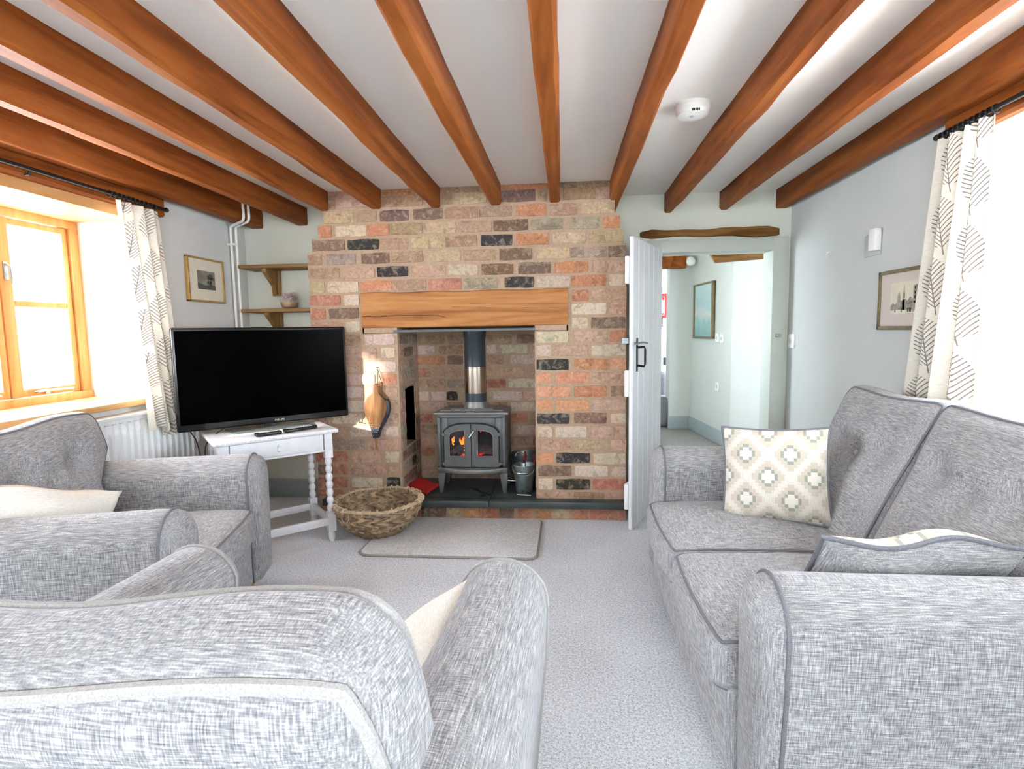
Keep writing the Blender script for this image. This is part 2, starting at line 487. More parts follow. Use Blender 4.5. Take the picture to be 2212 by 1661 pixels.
def leaf_mat():
    """cream curtain cloth printed with rows of skeleton leaves; UV is in metres of cloth"""
    m, nt, b = new_mat('leaf_print_cloth')
    uv = nt.nodes.new('ShaderNodeTexCoord').outputs['UV']
    sx = nt.nodes.new('ShaderNodeSeparateXYZ'); nt.links.new(uv, sx.inputs[0])
    u, v = X(nt, sx.outputs[0]) * 0.68, X(nt, sx.outputs[1])
    cw, ch = 0.150, 0.215
    def layer(du, dv, H, Wd, lean):
        col_ = ((u + du) / cw).floor()
        vv = v + dv + (col_ * 0.5).fract() * ch
        ly = ((vv / ch).fract() - 0.13) * ch
        lx = (((u + du) / cw).fract() - 0.5) * cw - ly * lean + lean * H * 0.5
        t = ly / H
        w = (t.max(0.001).pow(0.42) * ((t * -1 + 1).max(0.0).pow(0.62))) * Wd
        ax = lx.abs()
        c = (ly - ax * 1.55 + ax * ax * 7.0) * 62.0
        line = (c.fract() - 0.5).abs().gt(0.355)
        inside = ax.lt(w) * t.gt(0.0) * t.lt(1.0)
        stem = ax.lt(0.0013) * t.gt(-0.17) * t.lt(1.0)
        return (line * inside).max(stem)
    a = layer(0.0, 0.0, 0.185, 0.112, 0.16)
    base = ramp(nt, noise(nt, coords(nt, 'UV', (40, 900, 1)), 1.0, 2), [(0.35, (0.78, 0.755, 0.70)), (0.6, (0.86, 0.84, 0.79))])
    ink = ramp(nt, noise(nt, coords(nt, 'UV', (5, 4, 1)), 1.0, 1), [(0.4, (0.44, 0.37, 0.355)), (0.6, (0.40, 0.39, 0.40))])
    colr = mix(nt, a * 0.9, base, ink)
    nt.links.new(colr, b.inputs['Base Color'])
    b.inputs['Roughness'].default_value = 0.9
    b.inputs['Specular IOR Level'].default_value = 0.15
    # thin cloth lets some daylight through
    tr = nt.nodes.new('ShaderNodeBsdfTranslucent')
    nt.links.new(colr, tr.inputs['Color'])
    ms = nt.nodes.new('ShaderNodeMixShader'); ms.inputs[0].default_value = 0.18
    out = nt.nodes['Material Output']
    nt.links.new(b.outputs[0], ms.inputs[1]); nt.links.new(tr.outputs[0], ms.inputs[2]); nt.links.new(ms.outputs[0], out.inputs['Surface'])
    return m
M_leaf = leaf_mat()

def ikat_mat():
    m, nt, b = new_mat('woven_diamond_cloth')
    tc = nt.nodes.new('ShaderNodeTexCoord')
    sx = nt.nodes.new('ShaderNodeSeparateXYZ'); nt.links.new(tc.outputs['Object'], sx.inputs[0])
    cw, ch = 0.152, 0.168
    x, z = X(nt, sx.outputs[0]) + 0.02, X(nt, sx.outputs[2]) + 0.01
    def dia(x, z):
        lx = ((x / cw).fract() - 0.5).abs(); lz = ((z / ch).fract() - 0.5).abs()
        sq = ((lx * 14.0).floor() / 14.0 + (lz * 14.0).floor() / 14.0)
        return sq, lx, lz
    s1, lx, lz = dia(x, z)
    s2, lx2, lz2 = dia(x + cw / 2, z + ch / 2)
    s = s1.min(s2)
    cell = ((lx * 28.0).fract() - 0.5).gt(0.0)
    # centre cream, dark outline ring, taupe band, dashed ring, cream lattice
    c = ramp(nt, s, [(0.0, (0.85, 0.83, 0.79)), (0.085, (0.85, 0.83, 0.79)), (0.09, (0.60, 0.60, 0.55)), (0.15, (0.60, 0.60, 0.55)), (0.155, (0.83, 0.81, 0.76)), (0.20, (0.83, 0.81, 0.76)), (0.205, (0.76, 0.72, 0.65)), (0.30, (0.76, 0.72, 0.65)), (0.305, (0.84, 0.815, 0.77))])
    c.node.color_ramp.interpolation = 'CONSTANT'
    dash = s.gt(0.30) * s.lt(0.40) * ((x * 150.0).fract()).gt(0.5)
    c = mix(nt, dash * 0.7, c, srgb(0.80, 0.76, 0.70))
    n = noise(nt, coords(nt), 220, 2)
    c = mix(nt, 0.5, c, ramp(nt, n, [(0.3, (0.8, 0.8, 0.8, 1)), (0.7, (1, 1, 1, 1))]), 'MULTIPLY')
    nt.links.new(c, b.inputs['Base Color'])
    b.inputs['Roughness'].default_value = 0.9
    bump(nt, b, n, 0.4, 0.002)
    return m
M_ikat = ikat_mat()

def emit_mat(name, stops, strength, zlo, zhi):
    m, nt, b = new_mat(name)
    tc = nt.nodes.new('ShaderNodeTexCoord'); sx = nt.nodes.new('ShaderNodeSeparateXYZ'); nt.links.new(tc.outputs['Generated'], sx.inputs[0])
    n = X(nt, noise(nt, coords(nt), 60, 3))
    t = (X(nt, sx.outputs[2])) * 0.7 + n * 0.4
    c = ramp(nt, t, stops)
    nt.links.new(c, b.inputs['Emission Color']); b.inputs['Emission Strength'].default_value = strength
    nt.links.new(c, b.inputs['Base Color'])
    return m
M_flame = emit_mat('flame', [(0.2, (1.0, 0.80, 0.22)), (0.45, (1.0, 0.45, 0.05)), (0.8, (0.85, 0.15, 0.02))], 1.6, 0, 1)
M_ember = emit_mat('ember', [(0.3, (1.0, 0.35, 0.1)), (0.6, (0.7, 0.05, 0.03)), (0.9, (0.10, 0.02, 0.02))], 1.5, 0, 1)

# ------------------------------------------------------------------ the room shell
WL, WR, YB, YF, ZC = -2.17, 1.43, -1.40, 3.65, 2.0
box_obj('floor', M_carpet, -2.7, 1.9, YB - 0.3, YF + 0.02, -0.08, 0.0, kind='structure')
box_obj('ceiling', M_ceil, -2.7, 1.9, YB - 0.3, YF + 0.4, ZC, ZC + 0.1, kind='structure')
# left wall round its deep window opening (y 1.00-2.68, z 0.81-1.75)
LY0, LY1, LZ0, LZ1 = 1.00, 2.68, 0.81, 1.75
m = MB()
m.box(-2.62, WL, YB - 0.3, YF + 0.2, -0.05, LZ0)
m.box(-2.62, WL, YB - 0.3, YF + 0.2, LZ1, ZC)
m.box(-2.62, WL, YB - 0.3, LY0, LZ0, LZ1)
m.box(-2.62, WL, LY1, YF + 0.2, LZ0, LZ1)
m.obj('wall_left', M_wall, kind='structure')
RY0, RY1, RZ0, RZ1 = 0.95, 2.10, 0.84, 1.80
m = MB()
m.box(WR, 1.88, YB - 0.3, YF + 0.2, -0.05, RZ0)
m.box(WR, 1.88, YB - 0.3, YF + 0.2, RZ1, ZC)
m.box(WR, 1.88, YB - 0.3, RY0, RZ0, RZ1)
m.prism([(WR, RY1), (1.88, RY1 - 0.06), (1.88, YF + 0.2), (WR, YF + 0.2)], RZ0, RZ1, 'z')
m.obj('wall_right', M_walldim, kind='structure')
# wall behind the camera, with its own window
m = MB()
m.box(-2.62, 1.88, YB - 0.3, YB, -0.05, 0.9)
m.box(-2.62, 1.88, YB - 0.3, YB, 1.9, ZC)
m.box(-2.62, -1.10, YB - 0.3, YB, 0.9, 1.9)
m.box(0.90, 1.88, YB - 0.3, YB, 0.9, 1.9)
m.obj('wall_back', M_wall, kind='structure')
# far wall: alcove part, part behind the chimney, part round the doorway
DX0, DX1, DZ = 0.63, 1.325, 1.635
m = MB()
m.box(WL, -1.45, YF, YF + 0.15, -0.05, ZC)
m.box(-1.45, 0.34, YF + 0.25, YF + 0.40, -0.05, ZC)
m.box(0.30, DX0, YF, YF + 0.15, -0.05, ZC)
m.box(DX1, WR + 0.05, YF, YF + 0.15, -0.05, ZC)
m.box(DX0, DX1, YF, YF + 0.15, DZ, ZC)
m.obj('wall_front', M_wallc, kind='structure')
box_obj('baseboard_left', M_skirt, WL, WL + 0.018, 2.0, YF, 0, 0.13, kind='structure', bevel=0.004)
box_obj('baseboard_front', M_skirt, WL, -1.5, YF - 0.018, YF, 0, 0.13, kind='structure', bevel=0.004)
box_obj('baseboard_right', M_skirt, WR - 0.018, WR, YB, YF, 0, 0.13, kind='structure', bevel=0.004)

# unseen white wall added outside the back window to block the low sun
box_obj('sun_block_wall', M_wall, -5.2, 2.2, -5.2, -5.0, -0.1, 3.7, kind='structure')
# ------------------------------------------------------------------ hall beyond the doorway
box_obj('floor_hall', M_hallfl, -0.4, 2.6, YF + 0.02, 8.2, -0.08, -0.005, kind='structure')
box_obj('ceiling_hall', M_ceil, -0.4, 2.6, YF + 0.15, 8.2, 2.0, 2.1, kind='structure')
m = MB()
m.box(-0.4, -0.2, YF + 0.4, 4.0, -0.05, 2.0)
m.box(-0.4, -0.2, 4.85, 8.2, -0.05, 2.0)
m.box(-0.4, -0.2, 4.0, 4.85, -0.05, 0.95)
m.box(-0.4, -0.2, 4.0, 4.85, 1.8, 2.0)
m.obj('wall_hall_left', M_wall, kind='structure')
box_obj('wall_hall_end', M_wall, -0.4, 2.6, 7.25, 7.4, -0.05, 2.0, kind='structure')
m = MB()
m.prism([(1.215, 6.40), (1.45, 6.40), (1.57, 5.28), (1.98, 4.50), (2.5, 4.5), (2.5, 6.6), (1.215, 6.6)][::-1], -0.05, 2.0, 'z')
m.obj('wall_hall_right', M_walldim, kind='structure')
m = MB().box(1.98, 2.2, YF + 0.15, 4.6, -0.05, 2.0)
m.obj('wall_hall_near', M_wall, kind='structure')
m = MB()
def strip(m, pts, t, h):
    for (a, b) in zip(pts[:-1], pts[1:]):
        a, b = Vector(a), Vector(b); d = (b - a).normalized(); n = Vector((d.y, -d.x)) * t
        e = d * t
        a2, b2 = a - e * 0, b + e
        m.prism([tuple(a2), tuple(b2), tuple(b2 + n), tuple(a2 + n)], 0, h, 'z')
strip(m, [(1.205, 6.40), (1.45, 6.40), (1.57, 5.28), (1.98, 4.5)], 0.016, 0.14)
m.obj('baseboard_hall', M_skirt, kind='structure')

# ------------------------------------------------------------------ door frame
m = MB()
m.box(DX0 - 0.085, DX0 + 0.004, YF - 0.02, YF + 0.15, 0, DZ + 0.075)
m.box(DX1 - 0.004, WR - 0.015, YF - 0.02, YF + 0.152, 0, DZ + 0.075)
m.box(DX0, DX1, YF - 0.02, YF + 0.152, DZ - 0.004, DZ + 0.075)
m.obj('trim_1', M_sage, kind='structure', bevel=0.003, smooth=True)

# ------------------------------------------------------------------ plank door, standing open into the room
dl = math.hypot(0.63 - 0.375, 3.645 - 3.08)
ang = math.atan2(3.08 - 3.645, 0.375 - 0.63)
door = thing('door_1', None, None, (0.63, 3.645, 0.0), ang); door['kind'] = 'structure'
# local x runs from the hinges to the free edge; +y local faces the room side seen in the photograph
npl = 6
for k in range(npl):
    x0 = dl * k / npl; x1 = dl * (k + 1) / npl - 0.003
    mb = MB().prism([(x0 + 0.006, -0.012), (x1 - 0.006, -0.012), (x1, -0.006), (x1, 0.006), (x1 - 0.006, 0.012), (x0 + 0.006, 0.012), (x0, 0.006), (x0, -0.006)], 0.006, 1.652, 'z')
    mb.obj('plank', M_doorp, door)
for z in (0.12, 0.77, 1.40):
    mb = MB().prism([(0.04, -0.036), (dl - 0.0, -0.036), (dl, -0.012), (0.04, -0.012)], z, z + 0.15, 'z')
    mb.obj('ledge', M_paint, door, bevel=0.005, smooth=True)
mb = MB()
mb.tube([(dl - 0.075, 0.014, 1.045), (dl - 0.075, 0.055, 1.05), (dl - 0.075, 0.06, 1.035), (dl - 0.075, 0.06, 0.955), (dl - 0.075, 0.055, 0.94), (dl - 0.075, 0.014, 0.945)], 0.006)
mb.box(dl - 0.085, dl - 0.065, 0.012, 0.017, 0.91, 1.10)
mb.obj('handle', M_black, door, smooth=True)
mb = MB()
mb.box(dl - 0.09, dl + 0.01, 0.012, 0.02, 1.062, 1.075)
mb.tube([(dl - 0.075, 0.014, 1.07), (dl - 0.075, 0.05, 1.075), (dl - 0.075, 0.075, 1.07)], 0.005)
mb.box(dl - 0.03, dl + 0.004, -0.05, -0.012, 1.07, 1.10)
mb.tube([(dl - 0.01, -0.02, 1.075), (dl - 0.005, -0.06, 1.07), (dl, -0.075, 1.05)], 0.005)
mb.obj('latch', M_galv, door, smooth=True)

# old oak lintel over the doorway
m = MB()
prof = []
for i in range(13):
    t = i / 12; x = 0.50 + 0.855 * t
    dz = 0.010 * math.sin(t * 5) - 0.012 * (1 - abs(2 * t - 1)) + (0.018 if t < 0.08 else 0)
    prof.append((x, 1.724 + (0.007 * math.sin(t * 5) - 0.004 * math.sin(t * 17)) + (0.012 if i == 0 else 0)))
top = []
for i in range(12, -1, -1):
    t = i / 12; x = 0.50 + 0.855 * t
    top.append((x, 1.772 + 0.004 * math.sin(t * 9 + 1) + 0.003 * math.sin(t * 23) - (0.010 if i in (0, 12) else 0) + 0.004 * t))
m.prism(prof + top, YF - 0.025, YF + 0.03, 'y')
tag(m.obj('oak_lintel', M_oldoak, bevel=0.005, smooth=True), 'short weathered oak lintel set in the wall above the open doorway', 'lintel')

# ------------------------------------------------------------------ ceiling beams
random.seed(5)
def beam(name, x0, x1, y0, y1, z0, z1, label, cat='beam', group=None, mat=None, wob=0.004, ch=0.010):
    m = MB(); n = max(2, int((y1 - y0) / 0.16)); rows = []
    ph = random.random() * 9; ph2 = random.random() * 9
    for i in range(n + 1):
        y = y0 + (y1 - y0) * i / n
        a = wob * (math.sin(y * 2.1 + ph) + random.uniform(-.5, .5)); b = wob * (math.sin(y * 1.7 + ph2) + random.uniform(-.5, .5))
        c = wob * (math.sin(y * 1.3 + ph * 2) + random.uniform(-.5, .5))
        c1 = ch * random.uniform(.4, 1.3); c2 = ch * random.uniform(.4, 1.3)
        rows.append([(x0 + a, y, z1), (x0 + a, y, z0 + c + c1), (x0 + a + c1, y, z0 + c), (x1 + b - c2, y, z0 + c), (x1 + b, y, z0 + c + c2), (x1 + b, y, z1)])
    vs = [p for r in rows for p in r]; fs = []
    for i in range(n):
        for k in range(6):
            k2 = (k + 1) % 6
            fs.append((i * 6 + k, i * 6 + k2, (i + 1) * 6 + k2, (i + 1) * 6 + k))
    fs += [tuple(range(6)), tuple(n * 6 + k for k in range(6))[::-1]]
    m.add(vs, fs)
    return tag(m.obj(name, mat or M_beam, smooth=True, angle=25), label, cat, group)
BE = [(-1.785, -1.715, 3.645), (-1.455, -1.395, 3.262), (-1.128, -1.072, 3.262), (-0.772, -0.713, 3.262), (-0.418, -0.358, 3.262),
      (-0.072, -0.010, 3.262), (0.278, 0.335, 3.645), (0.645, 0.70, 3.645), (0.990, 1.045, 3.645), (1.331, 1.400, 3.645)]
BL = ['second oak ceiling beam from the left window, ending above the alcove shelves', 'oak ceiling beam meeting the left end of the chimney top',
      'oak ceiling beam ending over the left end of the mantel', 'second ceiling beam in from the left chimney corner band, left of the flue line',
      'oak ceiling beam directly above the stove flue', 'central oak ceiling beam running almost straight at the viewer',
      'oak ceiling beam at the right edge of the brick chimney, left of the smoke alarm', 'oak ceiling beam just right of the smoke alarm',
      'oak ceiling beam ending above the middle of the doorway lintel', 'oak ceiling beam tight against the right wall above the curtain']
BL[3] = 'oak ceiling beam ending above the left half of the mantel, second left of the central beam'
BL[4] = 'oak ceiling beam ending above the right half of the mantel, next left of the central beam'
for (a, b, y1), lab in zip(BE, BL):
    beam('ceiling_beam', a, b, YB, y1, 1.885, ZC, lab, group='exposed ceiling beams')
beam('ceiling_beam', -2.115, -2.03, YB, 3.645, 1.872, ZC, 'oak ceiling beam nearest the left wall, above the radiator side of the room', group='exposed ceiling beams')
beam('window_lintel', -2.60, WL + 0.045, 0.85, 2.83, 1.79, ZC - 0.002, 'dark oak lintel over the left window carrying the curtain pole', 'lintel', wob=0.002)
beam('window_lintel', WR - 0.035, 1.86, 0.2, 2.215, 1.805, ZC - 0.002, 'oak lintel over the right window behind the curtain pole', 'lintel', wob=0.002)
box_obj('trim_2', M_soffit, -2.58, WL + 0.005, LY0 + 0.002, LY1 - 0.002, 1.744, 1.792, kind='structure')

# ------------------------------------------------------------------ brick chimney breast: course height, left and right end, bricks (x0,x1,tone)
FACE = [
    (2.016, -1.409, 0.283, '-1.397,-1.175,p;-1.067,-0.862,o;-0.835,-0.598,t;-0.342,-0.081,o;-0.014,0.091,d;0.096,0.279,t'),
    (1.933, -1.413, 0.283, '-1.397,-1.36,t;-1.356,-1.133,p;-1.066,-0.82,t;-0.706,-0.644,t;-0.627,-0.439,y;-0.36,-0.15,d;-0.137,-0.089,t;0.007,0.196,t;0.204,0.277,p'),
    (1.85, -1.438, 0.304, '-1.436,-1.248,y;-1.232,-1.105,t;-1.087,-0.908,d;-0.881,-0.701,d;-0.69,-0.493,t;-0.488,-0.289,t;-0.267,-0.087,o;-0.07,0.091,t;0.11,0.305,y'),
    (1.767, -1.474, 0.333, '-1.472,-1.389,o;-1.366,-1.172,b;-1.165,-1.032,o;-1.028,-0.826,t;-0.821,-0.622,y;-0.599,-0.411,t;-0.403,-0.195,d;-0.182,0.008,g;0.048,0.216,g;0.237,0.334,o'),
    (1.684, -1.517, 0.352, '-1.516,-1.308,d;-1.295,-1.096,k;-1.09,-0.918,t;-0.9,-0.708,y;-0.694,-0.5,t;-0.478,-0.289,k;-0.27,-0.076,o;-0.057,0.138,y;0.157,0.355,y'),
    (1.601, -1.548, 0.368, '-1.548,-1.458,t;-1.432,-1.244,g;-1.211,-1.034,d;-1.025,-0.827,t;-0.808,-0.601,y;-0.586,-0.391,t;-0.371,-0.174,d;-0.152,0.045,y;0.049,0.258,g;0.267,0.37,d'),
    (1.518, -1.549, 0.366, '-1.547,-1.349,t;-1.33,-1.131,p;-1.117,-0.922,k;-0.906,-0.695,p;-0.681,-0.498,b;-0.48,-0.287,d;-0.259,-0.065,d;-0.046,0.153,o;0.174,0.366,p'),
    (1.435, -1.548, 0.371, '-1.547,-1.449,y;-1.432,-1.235,b;-1.227,-1.026,O;-1.02,-0.814,t;-0.808,-0.6,r;-0.59,-0.383,g;-0.343,-0.165,k;-0.152,0.046,w;0.05,0.254,o;0.271,0.372,b'),
    (1.354, -1.55, 0.373, '-1.547,-1.352,r;-1.328,-1.235,b;0.056,0.155,o;0.17,0.37,p'),
    (1.272, -1.55, 0.373, '-1.545,-1.451,r;-1.431,-1.239,d;0.054,0.258,b;0.273,0.37,p'),
    (1.191, -1.55, 0.373, '-1.55,-1.351,p;-1.326,-1.236,b;0.055,0.148,b;0.167,0.369,d'),
    (1.11, -1.55, 0.373, '-1.554,-1.437,p;-1.419,-1.235,t;-1.211,-1.021,w;-0.158,0.034,b;0.063,0.262,p;0.275,0.371,r'),
    (1.029, -1.55, 0.373, '-1.558,-1.37,t;-1.348,-1.136,p;-1.109,-1.024,b;-0.158,-0.069,w;-0.051,0.152,p;0.167,0.371,b'),
    (0.947, -1.55, 0.373, '-1.562,-1.454,p;-1.436,-1.236,p;-1.222,-1.02,w;-0.158,0.036,k;0.066,0.267,o;0.279,0.371,O'),
    (0.866, -1.55, 0.373, '-1.567,-1.351,t;-1.333,-1.155,w;-1.106,-1.02,O;-0.16,-0.069,O;-0.045,0.157,O;0.174,0.372,p'),
    (0.785, -1.55, 0.373, '-1.57,-1.485,p;-1.467,-1.233,w;-1.224,-1.141,p;-1.132,-1.016,p;-0.161,0.044,O;0.063,0.26,o;0.284,0.367,t'),
    (0.703, -1.55, 0.373, '-1.574,-1.433,p;-1.414,-1.209,w;-1.186,-1.014,p;-0.157,-0.067,O;-0.044,0.152,O;0.172,0.369,p'),
    (0.622, -1.55, 0.373, '-1.569,-1.461,p;-1.442,-1.247,w;-1.227,-1.143,p;-1.129,-1.017,p;-0.158,0.039,k;0.063,0.26,d;0.281,0.373,b'),
    (0.541, -1.55, 0.373, '-1.564,-1.352,p;-1.333,-1.132,w;-1.112,-1.015,w;-0.155,-0.067,w;-0.048,0.139,b;0.167,0.297,p;0.302,0.371,p'),
    (0.459, -1.55, 0.373, '-1.559,-1.464,p;-1.45,-1.238,g;-1.22,-1.019,p;-0.157,0.044,p;0.067,0.266,y;0.285,0.375,p'),
    (0.378, -1.55, 0.373, '-1.563,-1.35,r;-1.324,-1.132,p;-1.11,-1.019,b;-0.155,-0.062,O;-0.045,0.161,k;0.179,0.373,b'),
    (0.297, -1.55, 0.373, '-1.549,-1.453,d;-1.444,-1.354,r;-1.335,-1.105,p;-1.089,-1.019,p;-0.153,0.047,d;0.066,0.267,w;0.288,0.374,w'),
    (0.216, -1.55, 0.373, '-1.553,-1.358,r;-1.332,-1.134,b;-1.106,-1.02,k;-0.154,-0.065,b;-0.047,0.162,k;0.174,0.377,r'),
    (0.134, -1.55, 0.373, '-1.557,-1.395,r;-1.376,-1.187,p;-1.168,-1.023,p;-0.163,0.044,p;0.06,0.246,t;0.274,0.374,p'),
]
BACKW = [
    (1.096, '-0.998,-0.809,t;-0.792,-0.682,t;-0.52,-0.346,t;-0.314,-0.19,d'),
    (1.029, '-1.011,-0.883,w;-0.852,-0.684,t;-0.521,-0.45,w;-0.433,-0.237,b;-0.219,-0.181,p'),
    (0.957, '-1.011,-0.811,o;-0.794,-0.686,d;-0.516,-0.405,t;-0.361,-0.182,w'),
    (0.871, '-1.019,-0.919,r;-0.89,-0.704,p;-0.561,-0.486,y;-0.455,-0.263,p;-0.241,-0.183,p'),
    (0.794, '-1.009,-0.809,p;-0.799,-0.616,g;-0.563,-0.392,r;-0.374,-0.184,b'),
    (0.708, '-1.018,-0.932,b;-0.92,-0.81,w;-0.806,-0.729,k;-0.481,-0.278,w;-0.266,-0.185,p'),
    (0.631, '-1.002,-0.822,p;-0.806,-0.64,t;-0.538,-0.378,t;-0.36,-0.186,b'),
]
HEARTHB = '-0.886,-0.856,d;-0.85,-0.73,d;-0.724,-0.644,y;-0.621,-0.517,o;-0.507,-0.403,r;-0.396,-0.305,d;-0.283,-0.196,o;-0.173,-0.08,o;-0.076,0.033,y;0.048,0.149,r;0.158,0.261,r;0.268,0.364,r'

TONE = {'o': (0.80, 0.56, 0.41), 'O': (0.87, 0.62, 0.48), 'r': (0.76, 0.50, 0.41), 'p': (0.79, 0.64, 0.555), 't': (0.70, 0.575, 0.47), 'y': (0.79, 0.69, 0.54),
        'b': (0.85, 0.77, 0.67), 'g': (0.67, 0.60, 0.53), 'd': (0.545, 0.435, 0.37), 'k': (0.26, 0.25, 0.24), 'w': (0.85, 0.75, 0.68)}
random.seed(11)
def brick_mesh(i):
    """unit brick 1 x 1 (height) facing -y, knocked about edges; about 40 triangles"""
    rnd = random.Random(i)
    j = lambda a: rnd.uniform(-a, a)
    nx, nz = 5, 3
    vs, fs = [], []
    for iz in range(nz):
        for ix in range(nx):
            x = ix / (nx - 1) - 0.5; z = iz / (nz - 1) - 0.5
            edge = ix in (0, nx - 1) or iz in (0, nz - 1)
            corner = ix in (0, nx - 1) and iz in (0, nz - 1)
            k = 0.90 if corner else 0.955 if edge else 1.0
            kx = 0.965 if corner else 0.985
            vs.append((x * kx + j(0.008), -0.0075 + (0.0035 if corner else 0.0022 if edge else 0) + j(0.0013), z * k + j(0.035)))
    for iz in range(nz - 1):
        for ix in range(nx - 1):
            a = iz * nx + ix; fs.append((a, a + 1, a + nx + 1, a + nx))
    ring = [0, 1, 2, 3, 4, 9, 14, 13, 12, 11, 10, 5]
    base = len(vs)
    for r in ring:
        x, y, z = vs[r]
        vs.append((x * 1.03, 0.012, z * 1.07))
    for q in range(len(ring)):
        a, b = ring[q], ring[(q + 1) % len(ring)]; c, d = base + (q + 1) % len(ring), base + q
        fs.append((a, d, c, b))
    mb = MB(); mb.add(vs, fs)
    me = mb.mesh('brick')
    me.materials.append(M_brick)
    return me
BM = [brick_mesh(i) for i in range(9)]
def brick(parent, x0, x1, zc, h, tone, y=3.27, M=None, proud=0.0):
    o = bpy.data.objects.new('brick', random.choice(BM)); COL.objects.link(o)
    o.parent = parent
    c = TONE[tone]; d = random.uniform(-0.03, 0.03)
    o.color = srgb(*[max(0, min(1, 0.895 * q + d + random.uniform(-0.015, 0.015))) for q in c])
    o.scale = (x1 - x0, random.uniform(0.85, 1.25), h)
    o.location = ((x0 + x1) / 2, y - proud, zc)
    o.rotation_euler = (0, random.uniform(-0.012, 0.012), 0)
    if M is not None: o.matrix_local = M @ Matrix.LocRotScale(o.location, o.rotation_euler, o.scale)
    return o
YC = 3.27
PIT = 0.0815
chim = thing('chimney_breast', None, None, (0, 0, 0)); chim['kind'] = 'structure'
OX0, OX1, OZ = -1.005, -0.165, 1.165       # fireplace opening
MX0, MX1, MZ0, MZ1 = -1.222, 0.034, 1.178, 1.402   # mantel timber
mb = MB()
for k, (zc, l, r, row) in enumerate(FACE):
    z1 = (zc + FACE[k - 1][0]) / 2 if k else 2.1
    z0 = (zc + FACE[k + 1][0]) / 2 if k < 23 else 0.0
    z0 = max(z0, 0.0) if k < 23 else 0.0
    z1 = min(z1, ZC)
    if z1 <= z0: continue
    segs = [(l, r)]
    if zc < MZ1 and z0 > MZ0 - 0.03: segs = [(l, MX0 + 0.01), (MX1 - 0.01, r)]
    elif zc < MZ0: segs = [(l, OX0), (OX1, r)]
    for a, b in segs:
        if 15 <= k <= 19 and b == OX0:      # leave the small niche in the left reveal hollow
            mb.box(a, OX0 - 0.30, YC, 3.95, z0, z1)
            mb.box(OX0 - 0.30, OX0, YC, 3.385, z0, z1); mb.box(OX0 - 0.30, OX0, 3.60, 3.95, z0, z1)
        else:
            mb.box(a, b, YC, 3.95, z0, z1)
mb.box(MX0, MX1, YC + 0.10, 3.95, MZ0, MZ1 + 0.02)
mb.box(MX0, OX0, YC, YC + 0.3, MZ0 - 0.03, MZ0 + 0.01); mb.box(OX1, MX1, YC, YC + 0.3, MZ0 - 0.03, MZ0 + 0.01)
mb.obj('mortar', M_mortar, chim)
for k, (zc, l, r, row) in enumerate(FACE):
    bs = [(float(a), float(b), c) for a, b, c in (t.split(',') for t in row.split(';'))]
    h = 0.067
    if k == 23: h = 0.04; zc = 0.147
    if k == 0: zc = 1.983; h = 0.033
    for a, b, c in bs:
        if b - a < 0.02: continue
        brick(chim, a, b, zc + random.uniform(-0.002, 0.002), h * random.uniform(0.96, 1.05), c)
    # bricks hidden by beams or furniture: fill the gaps generically
    segs = [(l, r)]
    if MZ0 - 0.02 < zc < MZ1: segs = [(l, MX0), (MX1, r)]
    elif zc < MZ0: segs = [(l, OX0), (OX1, r)]
    for a, b in segs:
        inner = sorted((x, y) for x, y, _ in bs if x >= a - 0.05 and y <= b + 0.05)
        cur = a
        for x, y in inner + [(b, b)]:
            if x - cur > 0.075:
                brick(chim, cur + 0.012, x - 0.012, zc, h, random.choice('tpgd'))
            cur = max(cur, y)

# fireplace recess: back wall, side walls (the left one with a small arched niche)
rec = thing('fireplace_recess', None, None, (0, 0, 0)); rec['kind'] = 'structure'
YR = 3.72
mb = MB().box(OX0 - 0.05, OX1 + 0.05, YR, YR + 0.2, 0.1, OZ + 0.03)
# left side with niche opening y 3.40-3.60, z 0.44-0.83
mb.box(OX0 - 0.06, OX0 + 0.002, YC + 0.01, 3.385, 0.1, OZ); mb.box(OX0 - 0.06, OX0 + 0.002, 3.60, YR, 0.1, OZ)
mb.box(OX0 - 0.06, OX0 + 0.002, 3.385, 3.60, 0.1, 0.425); mb.box(OX0 - 0.06, OX0 + 0.002, 3.385, 3.60, 0.80, OZ)
mb.box(OX1 - 0.002, OX1 + 0.05, YC + 0.01, YR, 0.1, OZ)
mb.obj('mortar', M_mortar, rec)
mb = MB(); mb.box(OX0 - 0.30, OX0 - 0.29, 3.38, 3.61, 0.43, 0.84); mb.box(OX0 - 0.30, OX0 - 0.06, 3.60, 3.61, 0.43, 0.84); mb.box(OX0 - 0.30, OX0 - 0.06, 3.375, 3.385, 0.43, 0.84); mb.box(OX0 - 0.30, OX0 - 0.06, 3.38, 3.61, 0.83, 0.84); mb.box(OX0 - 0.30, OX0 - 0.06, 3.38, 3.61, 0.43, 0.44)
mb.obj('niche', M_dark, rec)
for zc, row in BACKW:
    for a, b, c in (t.split(',') for t in row.split(';')):
        brick(rec, float(a), float(b), zc, 0.063, c, YR)
for k in range(6):
    zc = 0.631 - 0.0795 * (k + 1); x = OX0 + random.choice((-0.1, 0.0)); 
    while x < OX1:
        w = random.choice((0.205, 0.215, 0.10)); a, b = max(x, OX0), min(x + w, OX1)
        if b - a > 0.04: brick(rec, a + 0.003, b - 0.004, zc, 0.063, random.choice('pptwrg'), YR)
        x += w + 0.014
